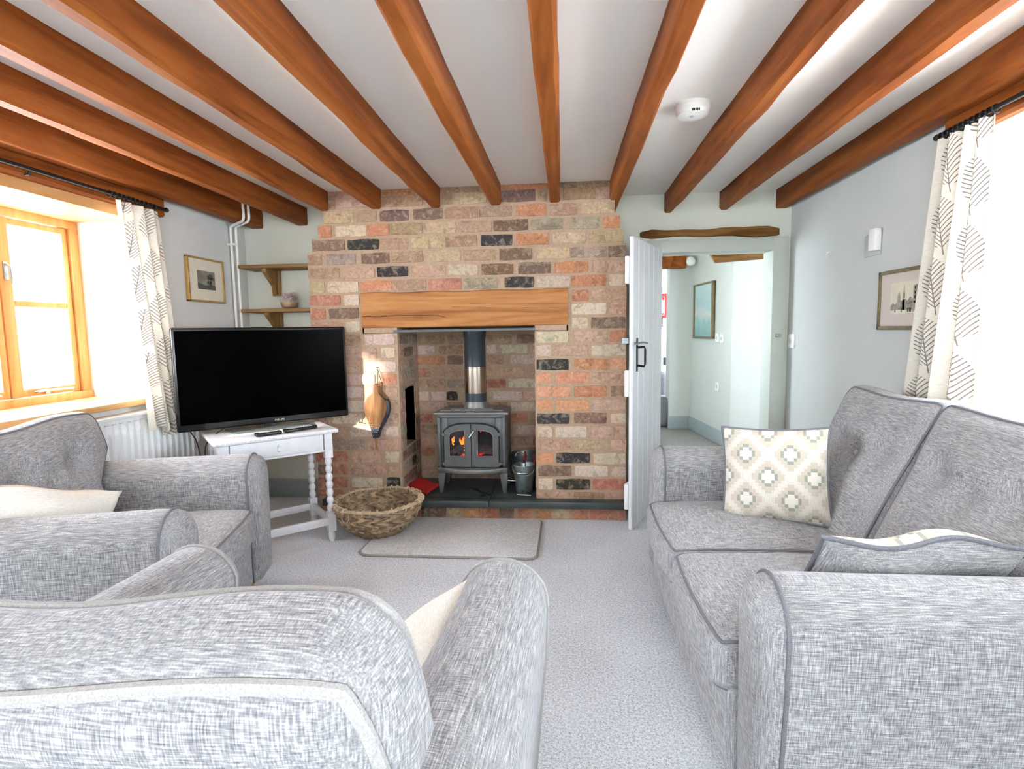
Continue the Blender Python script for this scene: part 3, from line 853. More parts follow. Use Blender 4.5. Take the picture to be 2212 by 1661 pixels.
# side bricks: rotate the facing so it looks along +x (left side) or -x (right side)
ML = Matrix.Translation((OX0, 0, 0)) @ Matrix.Rotation(PI / 2, 4, 'Z')
MR = Matrix.Translation((OX1, 0, 0)) @ Matrix.Rotation(-PI / 2, 4, 'Z')
for k in range(13):
    zc = 1.11 - 0.0813 * k
    for side in (0, 1):
        cuts = [3.285, 3.385, 3.60, 3.715] if (k % 2) else [3.285, 3.49, 3.60, 3.715]
        for a, b in zip(cuts[:-1], cuts[1:]):
            if side == 0 and 0.42 < zc < 0.87:
                if not (b <= 3.39 or a >= 3.59):
                    if a < 3.36: b = 3.38
                    else: continue
            t = random.choice('gpgdp') if zc > 0.45 else random.choice('dkgdp')
            if side == 0: brick(rec, a + 0.005, b - 0.005, zc, 0.062, t, 0.0, ML)
            elif k < 9 or True: brick(rec, -b + 0.005, -a - 0.005, zc, 0.062, t, 0.0, MR)
# soldier arch over the niche
for i in range(5):
    t = (i - 2) / 2.0; yc = 3.492 + 0.10 * t; zt = 0.885 - 0.035 * t * t
    Mx_ = ML @ Matrix.Translation((yc, -0.004, zt)) @ Matrix.Rotation(0.35 * t, 4, 'Y')
    brick(rec, -0.019, 0.019, 0, 0.11, 'g', 0.0, Mx_)

# mantel timber and steel register plate below it
mb = MB()
n = 24; vs = []; fs = []
for i in range(n + 1):
    x = MX0 + (MX1 - MX0) * i / n; w = 0.003 * math.sin(i * 0.9)
    for y, z in ((YC + 0.12, MZ0), (YC - 0.004, MZ0 + 0.004), (YC - 0.010, MZ0 + 0.01), (YC - 0.012, MZ0 + 0.10), (YC - 0.010, MZ1 - 0.012 + w), (YC - 0.003, MZ1 - 0.006 + w), (YC + 0.12, MZ1 - 0.004)):
        vs.append((x, y + w * 0.3, z))
for i in range(n):
    for q in range(7):
        fs.append((i * 7 + q, i * 7 + (q + 1) % 7, (i + 1) * 7 + (q + 1) % 7, (i + 1) * 7 + q))
fs += [tuple(range(7)), tuple(n * 7 + q for q in range(7))[::-1]]
mb.add(vs, fs)
mant = tag(mb.obj('mantel_beam', M_mantel, smooth=True, angle=30), 'long oak timber set flush in the brick chimney over the stove', 'mantel')
# long drying cracks in the timber
mb = MB()
def crack(pts, w):
    for (a, b) in zip(pts[:-1], pts[1:]):
        mb.add([(a[0], YC - 0.0145, a[1] - w), (b[0], YC - 0.0145, b[1] - w * 0.7), (b[0], YC - 0.0145, b[1] + w * 0.7), (a[0], YC - 0.0145, a[1] + w),
                (a[0], YC + 0.01, a[1]), (b[0], YC + 0.01, b[1])], [(0, 1, 2, 3), (0, 4, 5, 1), (3, 2, 5, 4)])
crack([(-1.215, 1.253), (-1.10, 1.25), (-0.98, 1.256), (-0.86, 1.254), (-0.75, 1.25), (-0.70, 1.24)], 0.0014)
crack([(-0.66, 1.300), (-0.50, 1.296), (-0.36, 1.286), (-0.22, 1.286), (-0.02, 1.280)], 0.0009)
crack([(-0.55, 1.318), (-0.40, 1.312), (0.03, 1.305)], 0.0006)
mb.obj('drying_crack', M_dark, mant)
mb = MB()
mb.box(OX0 - 0.02, OX1 + 0.005, YC - 0.012, YR, OZ - 0.002, OZ + 0.002)
mb.box(OX0 - 0.02, OX1 + 0.005, YC - 0.014, YC - 0.010, OZ - 0.012, OZ + 0.002)
tag(mb.obj('register_plate', M_iron), 'thin steel plate closing the flue under the mantel timber', 'plate')

# ------------------------------------------------------------------ raised hearth: slate slabs on a brick kerb
hearth = thing('hearth', 'raised black slate hearth on a low kerb of upright bricks below the stove', 'hearth', (-0.55, 3.4, 0))
HZ = 0.125
mb = MB().box(-1.50, -0.455, 3.195, YC + 0.02, HZ - 0.042, HZ); mb.box(OX0, -0.455, YC + 0.02, YR, HZ - 0.042, HZ)
mb.obj('slate_slab', M_slate, hearth, world=True, bevel=0.004, smooth=True)
mb = MB().box(-0.452, 0.375, 3.195, YC + 0.02, HZ - 0.042, HZ); mb.box(-0.452, OX1, YC + 0.02, YR, HZ - 0.042, HZ)
mb.obj('slate_slab', M_slate, hearth, world=True, bevel=0.004, smooth=True)
MB().box(-1.50, 0.372, 3.252, YC + 0.2, 0.0, HZ - 0.042).obj('mortar', M_mortar, hearth, world=True)
hb = [(float(a), float(b), c) for a, b, c in (t.split(',') for t in HEARTHB.split(';'))]
x = -0.893
while x > -1.45:
    w = 0.1; hb.append((x - w, x, random.choice('dror'))); x -= 0.112
for a, b, c in hb:
    o = brick(hearth, a, b, 0.041, 0.076, c, 3.25)
    o.matrix_parent_inverse = root_matrix(hearth).inverted()

# ------------------------------------------------------------------ stove
SX, SY = -0.578, 3.365    # centre line, front face
stove = thing('wood_stove', 'grey cast iron wood-burning stove alight with twin arched glass doors and flue', 'stove', (SX, SY, HZ))
BW = 0.218; ZB, ZT = 0.165, 0.505     # body, above hearth
mb = MB()
mb.prism([(-BW + 0.012, 0), (-BW + 0.022, 0.0), (-BW + 0.022, 0.25), (-BW - 0.006, 0.26), (-BW - 0.004, 0.02)], ZB, ZT, 'z')
mb.prism([(BW - 0.022, 0), (BW - 0.012, 0), (BW + 0.004, 0.02), (BW + 0.006, 0.26), (BW - 0.022, 0.25)], ZB, ZT, 'z')
mb.box(-BW + 0.02, BW - 0.02, 0.24, 0.26, ZB, ZT); mb.box(-BW + 0.02, BW - 0.02, 0, 0.25, ZB, ZB + 0.02); mb.box(-BW + 0.02, BW - 0.02, 0, 0.25, ZT - 0.015, ZT)
mb.box(-BW + 0.02, -0.152, 0, 0.012, ZB, ZT); mb.box(0.152, BW - 0.02, 0, 0.012, ZB, ZT)
mb.box(-0.152, 0.152, 0, 0.012, ZB, 0.23); mb.box(-0.152, 0.152, 0, 0.012, 0.42, ZT); mb.box(-0.03, 0.03, 0, 0.012, 0.23, 0.42)
mb.obj('body', M_iron, stove, bevel=0.006, smooth=True)
mb = MB()
mb.prism([(-0.236, -0.018), (0.236, -0.018), (0.242, 0.0), (0.225, 0.27), (-0.225, 0.27), (-0.242, 0.0)], ZT, ZT + 0.016, 'z')
mb.prism([(-0.20, 0.03), (0.20, 0.03), (0.205, 0.05), (0.19, 0.245), (-0.19, 0.245), (-0.205, 0.05)], ZT + 0.016, ZT + 0.026, 'z')
mb.obj('top_plate', M_irond, stove, bevel=0.005, smooth=True)
mb = MB()
mb.prism([(-0.135, 0.045), (0.135, 0.045), (0.12, 0.16), (-0.12, 0.16)], ZT + 0.026, ZT + 0.032, 'z')
mb.prism([(-0.028, -0.022), (0, -0.026), (0.028, -0.022), (0.02, 0.0), (-0.02, 0.0)], ZT + 0.016, ZT + 0.024, 'z')
mb.obj('griddle_lid', M_irond, stove, bevel=0.003, smooth=True)
# corner pilasters on the front
mb = MB()
for s in (-1, 1):
    xs = sorted((s * (BW - 0.002), s * (BW - 0.022)))
    mb.box(xs[0], xs[1], -0.012, 0.01, ZB + 0.01, ZT - 0.006)
mb.box(-BW, BW, -0.012, 0.01, ZT - 0.02, ZT)
mb.obj('front_frame', M_iron, stove, bevel=0.004, smooth=True)
# door surround: arched line
DW = 0.172; DZ0, DZ1, DS = 0.172, 0.448, 0.385
def arch_pts(w, zs, zt, n=14):
    """half outline from the spring point at x=w up to the crown at x=0 (elliptical)"""
    return [(w * math.cos(PI / 2 * i / n) ** 0.75 if i < n else 0.0, zs + (zt - zs) * math.sin(PI / 2 * i / n)) for i in range(n + 1)]
path = [(-x, -0.013, z) for x, z in arch_pts(DW + 0.006, DS, DZ1 + 0.006)] + [(x, -0.013, z) for x, z in arch_pts(DW + 0.006, DS, DZ1 + 0.006)[::-1]]
path = [(-DW - 0.006, -0.013, DZ0)] + path + [(DW + 0.006, -0.013, DZ0)]
MB().tube(path, 0.0028, 6).obj('arch_bead', M_dark, stove, smooth=True)
def door_leaf(s):
    """one stove door with an arched glazed opening, built as a ring prism"""
    n = 12
    outer = [(0.003, DZ0 + 0.002), (DW, DZ0 + 0.002)] + arch_pts(DW, DS, DZ1, n)
    outer[-1] = (0.003, DZ1)
    gx0, gx1, gz0, gzs, gzt = 0.040, 0.140, 0.244, 0.365, 0.408
    inner = [(gx0, gz0), (gx1, gz0)] + [(gx0 + (gx1 - gx0) * (math.cos(PI / 2 * i / n) ** 0.6 if i < n else 0.0), gzs + (gzt - gzs) * math.sin(PI / 2 * i / n)) for i in range(n + 1)]
    N = len(outer); vs = []
    for (x, z) in outer: vs.append((s * x, -0.020, z))
    for (x, z) in inner: vs.append((s * x, -0.020, z))
    for (x, z) in inner: vs.append((s * x, -0.006, z))
    for (x, z) in outer: vs.append((s * x, -0.004, z))
    fs = []
    for i in range(N):
        j = (i + 1) % N
        fs += [(i, j, N + j, N + i), (N + i, N + j, 2 * N + j, 2 * N + i), (i, 3 * N + i, 3 * N + j, j)]
    mb = MB().add(vs, fs)
    d = mb.obj('stove_door', M_iron, stove, smooth=True, angle=30)
    # raised bead round the glass
    MB().tube([(s * x, -0.021, z) for x, z in inner], 0.004, 6, closed=True).obj('glass_bead', M_irond, d, smooth=True)
    # hinges
    for z in (DZ0 + 0.022, DS - 0.002):
        mb = MB(); mb.tube([(s * (DW + 0.022), -0.018, z), (s * (DW - 0.012), -0.024, z)], 0.0042, 6); mb.tube([(s * (DW + 0.006), -0.022, z - 0.009), (s * (DW + 0.006), -0.022, z + 0.009)], 0.006, 8)
        mb.obj('hinge', M_irond, d, smooth=True)
    return d
dl_ = door_leaf(-1); dr_ = door_leaf(1)


# fire chamber: dark box behind the doors, glass panes see-through with soot
M_fglass = bpy.data.materials.new('stove_glass'); M_fglass.use_nodes = True
_n = M_fglass.node_tree; _n.nodes.remove(_n.nodes['Principled BSDF'])
_t = _n.nodes.new('ShaderNodeBsdfTransparent'); _g = _n.nodes.new('ShaderNodeBsdfGlossy'); _g.inputs['Roughness'].default_value = 0.15
_g.inputs['Color'].default_value = (0.6, 0.6, 0.65, 1)
_m = _n.nodes.new('ShaderNodeMixShader'); _m.inputs[0].default_value = 0.06
_n.links.new(_t.outputs[0], _m.inputs[1]); _n.links.new(_g.outputs[0], _m.inputs[2]); _n.links.new(_m.outputs[0], _n.nodes['Material Output'].inputs['Surface'])
mb = MB(); mb.box(-0.19, 0.19, 0.22, 0.235, ZB + 0.02, ZT - 0.02); mb.box(-0.19, 0.19, 0.014, 0.23, ZB + 0.02, ZB + 0.03)
mb.box(-0.193, -0.186, 0.014, 0.23, ZB + 0.02, ZT - 0.02); mb.box(0.186, 0.193, 0.014, 0.23, ZB + 0.02, ZT - 0.02); mb.box(-0.19, 0.19, 0.014, 0.23, ZT - 0.03, ZT - 0.02)
mb.obj('firebrick_lining', M_dark, stove)
for s, d in ((-1, dl_), (1, dr_)):
    MB().box(min(s * 0.034, s * 0.146), max(s * 0.034, s * 0.146), -0.006, -0.003, 0.238, 0.415).obj('glass_pane', M_fglass, d)
M_log = simple('charred_log', srgb(0.28, 0.24, 0.22), 0.9, var=0.5, scale=70, bmp=0.6)
mb = MB()
mb.tube([(-0.145, 0.05, 0.245), (-0.02, 0.06, 0.325)], 0.019, 8)
mb.tube([(-0.05, 0.12, 0.25), (0.13, 0.10, 0.255)], 0.026, 8)
mb.tube([(-0.12, 0.14, 0.245), (0.10, 0.16, 0.25)], 0.03, 8)
tag(mb.obj('fire_logs', M_log, smooth=True, parent=None), 'charred logs burning behind the left glass door of the stove', 'logs').location = (SX, SY, HZ)
random.seed(3)
mb = MB()
def flame(mb, x, y, z, h, w, lean):
    n = 10
    mb.grid(9, n, lambda u, v: (x + math.cos(2 * PI * u) * w * (math.sin(PI * (v * 0.92 + 0.08)) ** 0.8) * (1 - 0.45 * v) + lean * v * v * h + 0.35 * w * math.sin(v * 7 + x * 90),
                                y + math.sin(2 * PI * u) * w * 0.45 * math.sin(PI * (v * 0.92 + 0.08)), z + h * v), closed_u=True)
for x, z, h, w, ln in ((-0.060, 0.285, 0.105, 0.016, 0.25), (-0.046, 0.30, 0.10, 0.011, 0.1), (-0.072, 0.29, 0.06, 0.012, -0.2), (-0.133, 0.315, 0.045, 0.008, 0.3), (-0.124, 0.32, 0.035, 0.007, 0.1),
                       (-0.045, 0.262, 0.022, 0.013, 0.1), (-0.118, 0.262, 0.015, 0.008, 0.2), (0.052, 0.385, 0.014, 0.004, 0.1), (0.130, 0.246, 0.008, 0.004, 0.2), (-0.128, 0.30, 0.02, 0.006, -0.2)):
    flame(mb, x, 0.045, z, h, w, ln)
o = tag(mb.obj('fire_flames', M_flame, smooth=True), 'orange flames licking up behind the left stove glass', 'fire', kind='stuff'); o.location = (SX, SY, HZ)
mb = MB()
for k in range(12):
    a = random.uniform(-0.14, 0.14); mb.lathe([(0.002, -0.006), (random.uniform(.006, .012), 0.0), (0.002, 0.006)], 6, Matrix.Translation((a, random.uniform(0.03, 0.08), random.uniform(0.218, 0.245))))
o = tag(mb.obj('embers', M_ember), 'red glowing embers under the logs in the stove', 'embers', kind='stuff'); o.location = (SX, SY, HZ)
# door handle
mb = MB(); mb.tube([(0.012, -0.02, 0.412), (0.018, -0.038, 0.405), (0.010, -0.045, 0.392), (-0.006, -0.045, 0.368)], 0.0055, 8)
mb.obj('handle', M_chrome, stove, smooth=True, label='bright metal door handle')
# ash lip
mb = MB(); pts = [(-0.20, 0.0)] + [(-0.19 + 0.38 * i / 16, -0.012 - 0.055 * math.sin(PI * i / 16) ** 0.7) for i in range(17)] + [(0.20, 0.0)]
mb.prism(pts, 0.138, 0.166, 'z'); mb.obj('ash_lip', M_irond, stove, bevel=0.006, smooth=True)
mb = MB(); mb.prism([(-BW - 0.006, -0.005), (BW + 0.006, -0.005), (BW + 0.014, 0.03), (BW + 0.012, 0.265), (-BW - 0.012, 0.265), (-BW - 0.014, 0.03)], 0.128, ZB + 0.002, 'z')
mb.obj('base_frame', M_iron, stove, bevel=0.006, smooth=True)
for sx in (-1, 1):
    for y0 in (0.012, 0.225):
        mb = MB(); w0, w1 = 0.034, 0.014
        vs = [(sx * (BW + 0.008), y0 - 0.01, 0.13), (sx * (BW - 0.045), y0 - 0.01, 0.13), (sx * (BW - 0.045), y0 + 0.03, 0.13), (sx * (BW + 0.008), y0 + 0.03, 0.13),
              (sx * (BW - 0.002), y0 - 0.012, 0.0), (sx * (BW - 0.024), y0 - 0.012, 0.0), (sx * (BW - 0.024), y0 + 0.015, 0.0), (sx * (BW - 0.002), y0 + 0.015, 0.0)]
        mb.add(vs, [(0, 1, 2, 3), (4, 7, 6, 5), (0, 4, 5, 1), (1, 5, 6, 2), (2, 6, 7, 3), (3, 7, 4, 0)])
        mb.obj('leg', M_iron, stove, bevel=0.004, smooth=True)
# flue
FX, FY = 0.012, 0.135
T = Matrix.Translation((FX, FY, 0))
MB().lathe([(0.082, ZT + 0.024), (0.076, ZT + 0.05), (0.074, 0.575)], 32, T).obj('flue_collar', M_irond, stove, smooth=True)
mb = MB(); mb.lathe([(0.070, 0.570), (0.070, 0.632)], 32, T); mb.obj('flue_pipe', M_flue, stove, smooth=True, label='short dark flue section under the steel one'); mb = MB(); mb.lathe([(0.069, 0.798), (0.069, 0.985), (0.073, 0.99), (0.0735, OZ - HZ - 0.006)], 32, T)
mb.obj('flue_pipe', M_flue, stove, smooth=True, label='dark enamelled flue pipe')
MB().lathe([(0.0715, 0.630), (0.0715, 0.80)], 32, T).obj('flue_sleeve', M_steel, stove, smooth=True, label='bright steel flue section')

# ------------------------------------------------------------------ hearth accessories
# red oven glove leaning flat by the left brick side
def pillow(w, h, t, fn=None, n=22, pinch=0.07, e=0.55):
    mb = MB()
    for s in (-1, 1):
        def f(u, v, s=s):
            x, z = 2 * u - 1, 2 * v - 1
            x = math.copysign(abs(x) ** 0.85, x); z = math.copysign(abs(z) ** 0.85, z)
            th = ((1 - x ** 4) * (1 - z ** 4)) ** e * (1 - 0.25 * (x * x + z * z) / 2)
            X_ = x * (1 - pinch * (1 - z * z)); Z_ = z * (1 - pinch * (1 - x * x))
            p = (X_ * w / 2, s * t / 2 * th, Z_ * h / 2)
            return fn(p) if fn else p
        mb.grid(n, n, f)
    return mb
def pillow_edge(w, h, fn=None, pinch=0.07, n=30):
    pts = []
    for k in range(4 * n):
        t = (k % n) / n * 2 - 1
        x, z = [(t, -1), (1, t), (-t, 1), (-1, -t)][k // n]
        X_ = x * (1 - pinch * (1 - z * z)); Z_ = z * (1 - pinch * (1 - x * x))
        p = (X_ * w / 2, 0, Z_ * h / 2); pts.append(fn(p) if fn else p)
    return pts
g = thing('oven_glove', 'red quilted fireside glove lying on the slate left of the stove', 'glove', (-0.915, 3.40, HZ + 0.034), rot=(math.radians(-76), 0, math.radians(-32)))
pillow(0.23, 0.14, 0.045, lambda p: (p[0], p[1] + 0.008 * math.sin(p[0] * 30), p[2])).obj('glove_body', M_red, g, smooth=True, weld=True)
MB().tube(pillow_edge(0.23, 0.14, lambda p: (p[0], p[1] + 0.008 * math.sin(p[0] * 30), p[2])), 0.004, 6, closed=True).obj('binding', M_red, g, smooth=True)
# bucket with companion tools
bk = thing('fireside_bucket', 'small galvanised bucket of fire tools on the hearth right of the stove', 'bucket', (-0.252, 3.42, HZ + 0.0))
mb = MB()
T = Matrix.Translation((0, 0, 0))
mb.lathe([(0.050, 0.0), (0.053, 0.004), (0.068, 0.17), (0.072, 0.172), (0.068, 0.178), (0.063, 0.17), (0.050, 0.012), (0.0, 0.010)], 28, T)
mb.lathe([(0.0655, 0.126), (0.068, 0.13), (0.0665, 0.134)], 28, T, cap=False)
mb.obj('bucket_body', M_galv, bk, smooth=True)
MB().tube([(-0.070, 0, 0.168)] + [(-0.070 * math.cos(PI * i / 12), -0.05 - 0.02 * math.sin(PI * i / 12), 0.168 - 0.05 * math.sin(PI * i / 12)) for i in range(1, 12)] + [(0.070, 0, 0.168)], 0.0025, 6).obj('bail_handle', M_galv, bk, smooth=True)
bk2 = thing('ash_scuttle', 'wide metal scuttle standing behind the small bucket right of the stove', 'scuttle', (-0.262, 3.56, HZ))
MB().lathe([(0.052, 0.0), (0.056, 0.004), (0.085, 0.215), (0.090, 0.217), (0.085, 0.222), (0.079, 0.213), (0.052, 0.012), (0, 0.01)], 28).obj('scuttle_body', M_galv, bk2, smooth=True)
MB().tube([(-0.02 + 0.03 * math.cos(PI * i / 10), -0.085, 0.215 + 0.028 * math.sin(PI * i / 10)) for i in range(11)], 0.003, 6).obj('scuttle_handle', M_chrome, bk2, smooth=True)
for i, (dx, lean, h, lab) in enumerate(((0.005, 0.06, 0.255, 'red wooden tool handle sticking up from the small bucket'), (0.045, 0.35, 0.235, 'second red tool handle leaning to the right in the bucket'))):
    t = thing('fire_tool', lab, 'fire tool', (-0.252 + dx, 3.42 + 0.01 * i, HZ + 0.014), rot=(0.1, lean * 0.4, 0), group=None)
    MB().tube([(0, 0, 0.0), (0, 0, h - 0.06)], 0.003, 6).obj('shaft', M_black, t, smooth=True)
    MB().lathe([(0.004, h - 0.075), (0.0085, h - 0.065), (0.007, h - 0.05), (0.0095, h - 0.035), (0.0075, h - 0.02), (0.009, h - 0.008), (0.003, h)], 10).obj('handle', M_redw, t, smooth=True)
t = thing('hearth_brush_handle', 'short chrome rod poking out of the tools beside the stove leg', 'fire tool', (-0.34, 3.40, HZ + 0.075), rot=(0, math.radians(97), math.radians(10)))
MB().tube([(0, 0, -0.04), (0, 0, 0.035)], 0.006, 10).obj('rod', M_chrome, t, smooth=True)
MB().tube([(0, 0, 0.035), (0.03, 0, 0.06), (0.074, 0.0, 0.075)], 0.004, 6).obj('stem', M_black, t, smooth=True)
t = thing('stove_tool', 'small black stove tool with a chrome bar handle lying on the slate', 'fire tool', (-0.245, 3.30, HZ + 0.006), rot=(0, 0, math.radians(-10)))
MB().tube([(-0.045, 0, 0.004), (0.045, 0, 0.004)], 0.0075, 10).obj('handle', M_chrome, t, smooth=True)
MB().tube([(-0.01, 0.0, 0.004), (-0.02, 0.05, 0.010), (-0.035, 0.10, 0.012)], 0.004, 6).obj('shaft', M_black, t, smooth=True)
t = thing('fire_tongs', 'black scissor tongs lying on the slate in front of the stove', 'tongs', (-0.49, 3.325, HZ + 0.005), rot=(0, 0, math.radians(35)))
for s in (-1, 1):
    mb = MB()
    mb.tube([(s * 0.026 + 0.017 * math.cos(2 * PI * i / 14), 0.014 * math.sin(2 * PI * i / 14) - 0.01, 0.0) for i in range(14)], 0.0035, 6, closed=True)
    mb.tube([(s * 0.022, 0.006, 0), (0, 0.06, 0), (-s * 0.012, 0.16, 0.0)], 0.004, 6)
    mb.obj('tong_arm', M_black, t, smooth=True)

# woven log basket
bs = thing('log_basket', 'round bowl basket of woven split wood on the carpet by the hearth', 'basket', (-1.06, 2.97, 0.01))
M_wicker = simple('split_wood_weave', srgb(0.64, 0.545, 0.43), 0.7, var=0.3, scale=26, bmp=0.3)
M_wickl = simple('pale_basket_rim', srgb(0.76, 0.67, 0.55), 0.6, var=0.2, scale=30, bmp=0.2)
def bowl(t):   # t 0 at the base, 1 at the rim -> radius, height
    return 0.118 + 0.124 * math.sin(t * PI / 2) ** 0.9, 0.004 + 0.185 * t ** 1.15
NR = 36
mb = MB()
for j in range(7):     # horizontal strips weaving in and out
    t0, t1 = (j + 0.06) / 7, (j + 0.96) / 7
    for lay in (0, 1):
        def f(u, v, j=j, t0=t0, t1=t1, lay=lay):
            r, z = bowl(t0 + (t1 - t0) * v)
            a = 2 * PI * u + j * 0.09 * (1 if j % 2 else -1) * v
            ph = math.sin(NR / 2 * 2 * PI * u + (PI if j % 2 else 0)) * 0.0065
            r += ph - lay * 0.002 + 0.003 * math.sin(PI * v) * (-1 if lay else 1)
            return (r * math.cos(a), r * math.sin(a), z)
        mb.grid(NR * 4, 4, f, closed_u=True)
mb.obj('weave', M_wicker, bs, smooth=True, kind='stuff')
mb = MB()
for k in range(NR):
    a0 = 2 * PI * (k + 0.5) / NR
    for lay in (0, 1):
        def f(u, v, k=k, a0=a0, lay=lay):
            r, z = bowl(v)
            jj = v * 7 - 0.5
            ph = -math.cos(PI * jj) * (1 if k % 2 else -1) * 0.0065
            r += ph - lay * 0.0018
            a = a0 + (u - 0.5) * 0.125 + 0.25 * v
            return (r * math.cos(a), r * math.sin(a), z)
        mb.grid(3, 22, f)
mb.obj('stakes', M_wicker, bs, smooth=True, kind='stuff')
MB().lathe([(0.0, 0.004), (0.125, 0.004), (0.123, 0.010), (0.0, 0.012)], 36, cap=False).obj('basket_base', M_wicker, bs, smooth=True)
mb = MB()
for dr, dz in ((0.006, 0), (-0.006, 0.002)):
    mb.tube([((0.243 + dr) * math.cos(2 * PI * i / 72), (0.243 + dr) * math.sin(2 * PI * i / 72), 0.190 + dz + 0.003 * math.sin(i * 0.5)) for i in range(72)], 0.0065, 8, closed=True)
mb.obj('rim', M_wickl, bs, smooth=True, label='paler split cane rim')
mb = MB()
for i in range(40):
    a = 2 * PI * i / 40
    M_ = Matrix.Translation((0.243 * math.cos(a), 0.243 * math.sin(a), 0.19)) @ Matrix.Rotation(a, 4, 'Z') @ Matrix.Rotation(PI / 2, 4, 'X')
    if i % 5 == 3: continue
    mb.tube([(0.0165 * math.cos(2 * PI * q / 10), 0.0135 * math.sin(2 * PI * q / 10), 0.002 * math.sin(q)) for q in range(10)], 0.0042, 5, closed=True, M=M_)
mb.obj('rim_lashing', M_wickl, bs, smooth=True, kind='stuff')
MB().tube([(-0.10 + 0.02 * math.cos(2 * PI * q / 14), -0.238, 0.165 + 0.028 * math.sin(2 * PI * q / 14)) for q in range(14)], 0.002, 5, closed=True).obj('wire_ring', M_wickl, bs, smooth=True)

# rug
RX0, RX1, RYa, RYb = -1.065, -0.135, 2.645, 3.215
def rug_poly(d):
    r = 0.05
    pts = []
    for cx, cy_, a0 in ((RX1 - r, RYb - r, 0), (RX0 + r, RYb - r, 90), (RX0 + r, RYa + r, 180), (RX1 - r, RYa + r, 270)):
        pts += [(cx + (r + d) * math.cos(math.radians(a0 + a)), cy_ + (r + d) * math.sin(math.radians(a0 + a))) for a in (0, 22, 45, 68, 90)]
    return [(x + 0.004 * math.sin(y * 20), y) for x, y in pts]
rug = thing('hearth_rug', 'pale grey rectangular rug with bound edges on the carpet before the hearth', 'rug', ((RX0 + RX1) / 2, 2.93, 0))
MB().prism(rug_poly(-0.004), 0.002, 0.017, 'z').obj('pile', M_rug, rug, world=True, bevel=0.004, smooth=True)
MB().tube([(x, y, 0.007) for x, y in rug_poly(0.0)], 0.0065, 6, closed=True).obj('bound_edge', M_rugedge, rug, world=True, smooth=True)

# bellows hanging on a nail
bl = thing('fire_bellows', 'wooden fireside bellows with studded leather hanging on the left brick pier', 'bellows', (-1.145, 3.246, 0.68), rot=(0, math.radians(3), 0))
def pear(d=0.0):
    prof = [(0.0, -0.172), (0.010, -0.172), (0.016, -0.145), (0.026, -0.112), (0.042, -0.075), (0.061, -0.035), (0.0725, 0.008), (0.070, 0.042), (0.056, 0.070), (0.034, 0.090), (0.0185, 0.110), (0.0165, 0.135), (0.018, 0.152), (0.012, 0.162), (0.0, 0.165)]
    r = [(x + (d if x > 0.03 else 0), z) for x, z in prof]
    return r + [(-x, z) for x, z in r[::-1][1:-1]]
MB().prism(pear(), -0.030, -0.020, 'y').obj('front_board', M_bellw, bl, bevel=0.003, smooth=True)
MB().prism([(x + 0.010, z + 0.012) for x, z in pear()], 0.012, 0.022, 'y').obj('back_board', M_bellw, bl, bevel=0.003, smooth=True)
mb = MB(); pp = [(x + 0.010, z) for x, z in pear(0.006) if z < 0.09]
mb.prism(pp, -0.021, 0.013, 'y'); mb.obj('leather', M_leather, bl, bevel=0.004, smooth=True)
mb = MB(); mb.lathe([(0.005, -0.248), (0.006, -0.22), (0.009, -0.19), (0.013, -0.165)], 12); mb.obj('nozzle', M_bellw, bl, smooth=True)
mb = MB(); pp = [(x * 1.03, z) for x, z in pear() if z < -0.082]
mb.prism(pp, -0.0325, -0.028, 'y'); mb.obj('studded_strip', M_leather, bl)
studs = [(x, z) for z, n_, w in ((-0.080, 6, 0.037), (-0.093, 5, 0.030), (-0.106, 5, 0.025), (-0.120, 4, 0.020), (-0.136, 3, 0.014), (-0.154, 2, 0.008)) for x in [(-w + 2 * w * i / (n_ - 1)) for i in range(n_)]]
for x, z in studs:
    MB().lathe([(0.0040, 0), (0.0034, 0.0015), (0.0015, 0.003)], 8, Matrix.Translation((x, -0.032, z)) @ Matrix.Rotation(PI / 2, 4, 'X')).obj('stud', M_chrome, bl, smooth=True)
mb = MB(); mb.tube([(0.012, -0.022, 0.150), (0.005, 0.0, 0.215), (0.0, 0.012, 0.255), (0.012, 0.0, 0.22), (0.030, 0.0, 0.17), (0.02, -0.02, 0.16), (0.0, -0.03, 0.165)], 0.0022, 6)
mb.obj('hanging_cord', M_cord, bl, smooth=True)
tag(MB().tube([(-1.131, 3.275, 0.938), (-1.131, 3.235, 0.942)], 0.0025, 6).obj('nail', M_black), 'iron nail in the brick pier holding the bellows cord', 'nail')
tag(MB().tube([(-1.255, 3.275, 0.60), (-1.255, 3.235, 0.60), (-1.253, 3.23, 0.612)], 0.0025, 6).obj('nail', M_black), 'bent iron hook in the brickwork left of the bellows tip', 'nail')

# ------------------------------------------------------------------ alcove shelves, brackets, ornaments
for z, lab in ((1.585, 'upper pine alcove shelf on a bracket left of the chimney'), (1.30, 'lower pine alcove shelf carrying the round glass vase')):
    s_ = thing('alcove_shelf', lab, 'shelf', (-1.85, 3.5, z), group='pine shelves in the alcove')
    MB().box(-2.105, -1.55, 3.44, 3.645, z, z + 0.022).obj('board', M_shelf, s_, world=True, bevel=0.002, smooth=True)
    b_ = thing('shelf_bracket', 'x', 'x'); bpy.data.objects.remove(b_)
    mb = MB(); mb.prism([(3.645, z - 0.16), (3.645, z), (3.475, z), (3.475, z - 0.02), (3.585, z - 0.105), (3.60, z - 0.16)], -1.965, -1.935, 'x')
    mb.box(-1.978, -1.922, 3.622, 3.645, z - 0.17, z)
    mb.obj('bracket', M_bracket, s_, world=True, bevel=0.002, smooth=True)
vs_ = thing('glass_vase', 'round tumbler vase half gold with dried petals on the lower shelf', 'vase', (-1.815, 3.53, 1.322))
prof = [(0.020, 0.0), (0.045, 0.008), (0.057, 0.035), (0.058, 0.060), (0.050, 0.092), (0.043, 0.110)]
